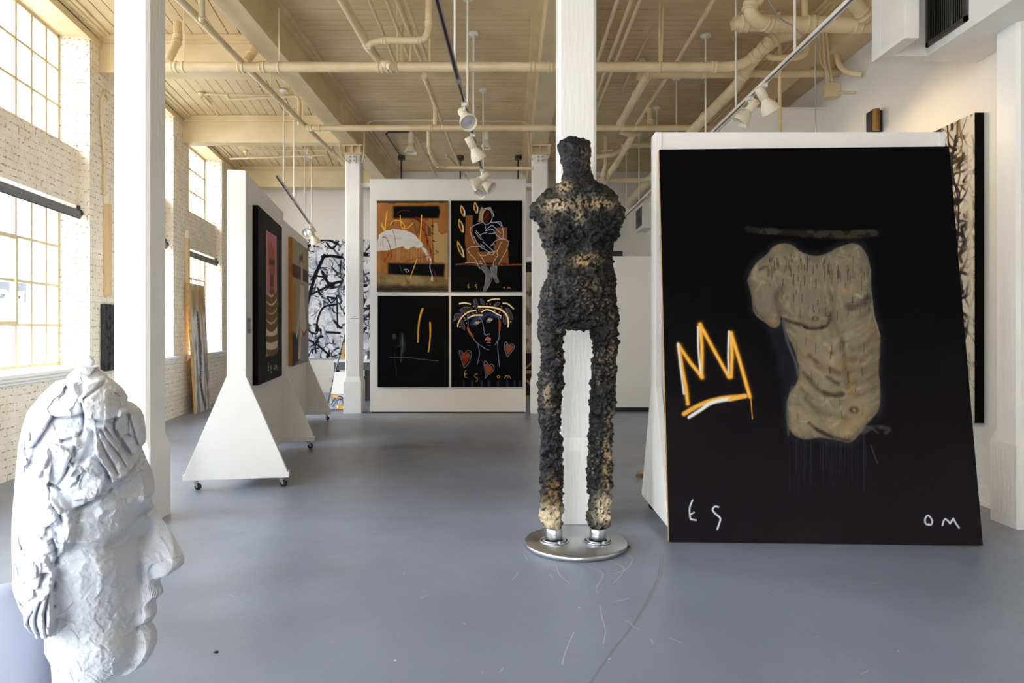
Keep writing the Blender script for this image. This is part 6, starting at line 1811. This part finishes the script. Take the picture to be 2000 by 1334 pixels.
# right-hand gap: timber crates and marbled sheet
cr = thing('timber_rack', 'raw timber rack with marbled sheet behind the gap right of the four-painting wall', 'rack', (.5, 13.4, 0))
xa, xb = X_(1020, 13.4), X_(1062, 13.4)
q = MB(); q.box(xa, xb, 13.45, 13.47, 1.0, 2.55)
q.build('marbled_sheet', mat('marbled', (206, 196, 176), .5, col2=(132, 104, 66), nscale=5, nlo=.42, nhi=.5), cr)
for z in (.06, .55, .95):
    q = MB(); q.box(xa, xb, 13.38, 13.44, z, z + .06); q.build('rail', M_TAN, cr)
for x in (xa + .02, xb - .06):
    q = MB(); q.box(x, x + .05, 13.38, 13.44, 0, 1.0); q.build('post', M_TAN, cr)
q = MB(); q.obox(((xa + xb) / 2, 13.40, .78), (.16, 0, .14), (0, .01, 0), (-.014, 0, .016)); q.obox(((xa + xb) / 2, 13.40, .3), (.16, 0, -.14), (0, .01, 0), (.014, 0, .016)); q.build('brace', M_TAN, cr)
q = MB(); q.box(X_(1020, 14.6), X_(1066, 14.6), 14.6, 14.7, 0, 2.85)
tag(q.build('black_panel', M_BLACK), 'black panel high in the gap right of the four-painting wall', 'panel')
q = MB(); q.box(X_(700, 13.3) , X_(728, 13.3), 13.3, 13.34, .02, .50)
tag(q.build('dark_crate', mat('dark_crate', (40, 38, 42), .6)), 'dark box on the floor in the gap beside the far left column', 'box')
# wall air unit, far right bay
ac = thing('air_unit', 'grey wall air unit high on the far right bay side wall', 'air conditioner', (2.7, 13.8, 3.4))
q = MB(); q.box(2.60, 2.79, 13.45, 14.15, 3.42, 3.92); q.build('casing', M_WALL, ac, bevel=.01)
q = MB(); q.box(2.595, 2.60, 13.5, 14.1, 3.48, 3.86)
for k in range(9): q.box(2.585, 2.596, 13.5, 14.1, 3.49 + k * .042, 3.50 + k * .042)
q.build('louvre', MATS['grille_metal'], ac)
# bronze wall lamp above the right display wall
wl = thing('wall_light', 'small bronze wall light on the right wall above the display wall', 'wall light', (3.7, 6.9, 3.5))
p = P(1708, 238, 7.0)
q = MB(); q.box(p.x - .045, XR, 6.97, 7.08, p.z - .11, p.z + .11); q.build('back_box', M_BLACK, wl)
q = MB(); q.cyl((p.x - .01, 6.955, p.z - .105), (p.x - .01, 6.955, p.z + .115), .035, n=20); q.build('bronze_tube', mat('bronze', (150, 116, 62), .35, metal=.8), wl)
# tan boot: somebody stands behind the white display wall
Yb_ = 1.4 * FPX / (931 - HY)
bt = thing('boot', 'tan suede boot toe showing past the bottom left of the right display wall', 'boot', (X_(1258, Yb_), Yb_, 0))
x0 = X_(1243, Yb_)
rows = []
q = MB()
secs = [(0.0, .012, .030, .028), (.02, .038, .045, .030), (.06, .048, .062, .032), (.11, .050, .080, .034), (.16, .045, .105, .036), (.20, .042, .135, .036), (.26, .042, .14, .036), (.29, .034, .13, .034)]
n = 16; vs = []; fs = []
for dx, hw, top, sole in secs:
    for i in range(n):
        t = 2 * math.pi * i / n; zz_ = sole * .8 + (top - sole * .8) * (.5 + .5 * math.sin(t)) if math.sin(t) > -1 else sole
        vs.append((x0 + dx, Yb_ + hw * math.cos(t) * (1.0 if math.sin(t) < .2 else .8), max(.022, .022 + (top - .022) * (.5 + .5 * math.sin(t)))))
for k in range(len(secs) - 1):
    for i in range(n):
        j = (i + 1) % n; fs.append((k * n + i, k * n + j, (k + 1) * n + j, (k + 1) * n + i))
fs += [tuple(range(n - 1, -1, -1)), tuple(range(len(vs) - n, len(vs)))]
q.add(vs, fs, True)
sd = mat('suede', (150, 122, 82), .85, col2=(128, 102, 66), nscale=30)
q.build('upper', sd, bt)
q = MB(); poly = [(x0 - .004, Yb_ - .012, 0), (x0 + .03, Yb_ - .048, 0), (x0 + .11, Yb_ - .056, 0), (x0 + .2, Yb_ - .044, 0), (x0 + .295, Yb_ - .036, 0), (x0 + .295, Yb_ + .036, 0), (x0 + .2, Yb_ + .044, 0), (x0 + .11, Yb_ + .056, 0), (x0 + .03, Yb_ + .048, 0), (x0 - .004, Yb_ + .012, 0)]
q.prism(poly, (0, 0, .026)); q.build('sole', mat('boot_sole', (92, 74, 48), .7), bt, bevel=.006)
q = MB()
vs = []
q.tube([(x0 + .24, Yb_, .10), (x0 + .24, Yb_, .26)], [.05, .048], n=18); q.build('shaft', sd, bt)
# debris on the floor
for i, (px, py) in enumerate(((1228, 1069), (422, 1275))):
    x, y = fp(px, py); q = MB(); q.sphere((x, y, .004), .008, 8, (1.4, .8, .6)); tag(q.build('paint_chip', M_BLACK, None), ('tiny dark crumb beside the round metal base', 'tiny dark crumb on the floor in the foreground')[i], 'debris')
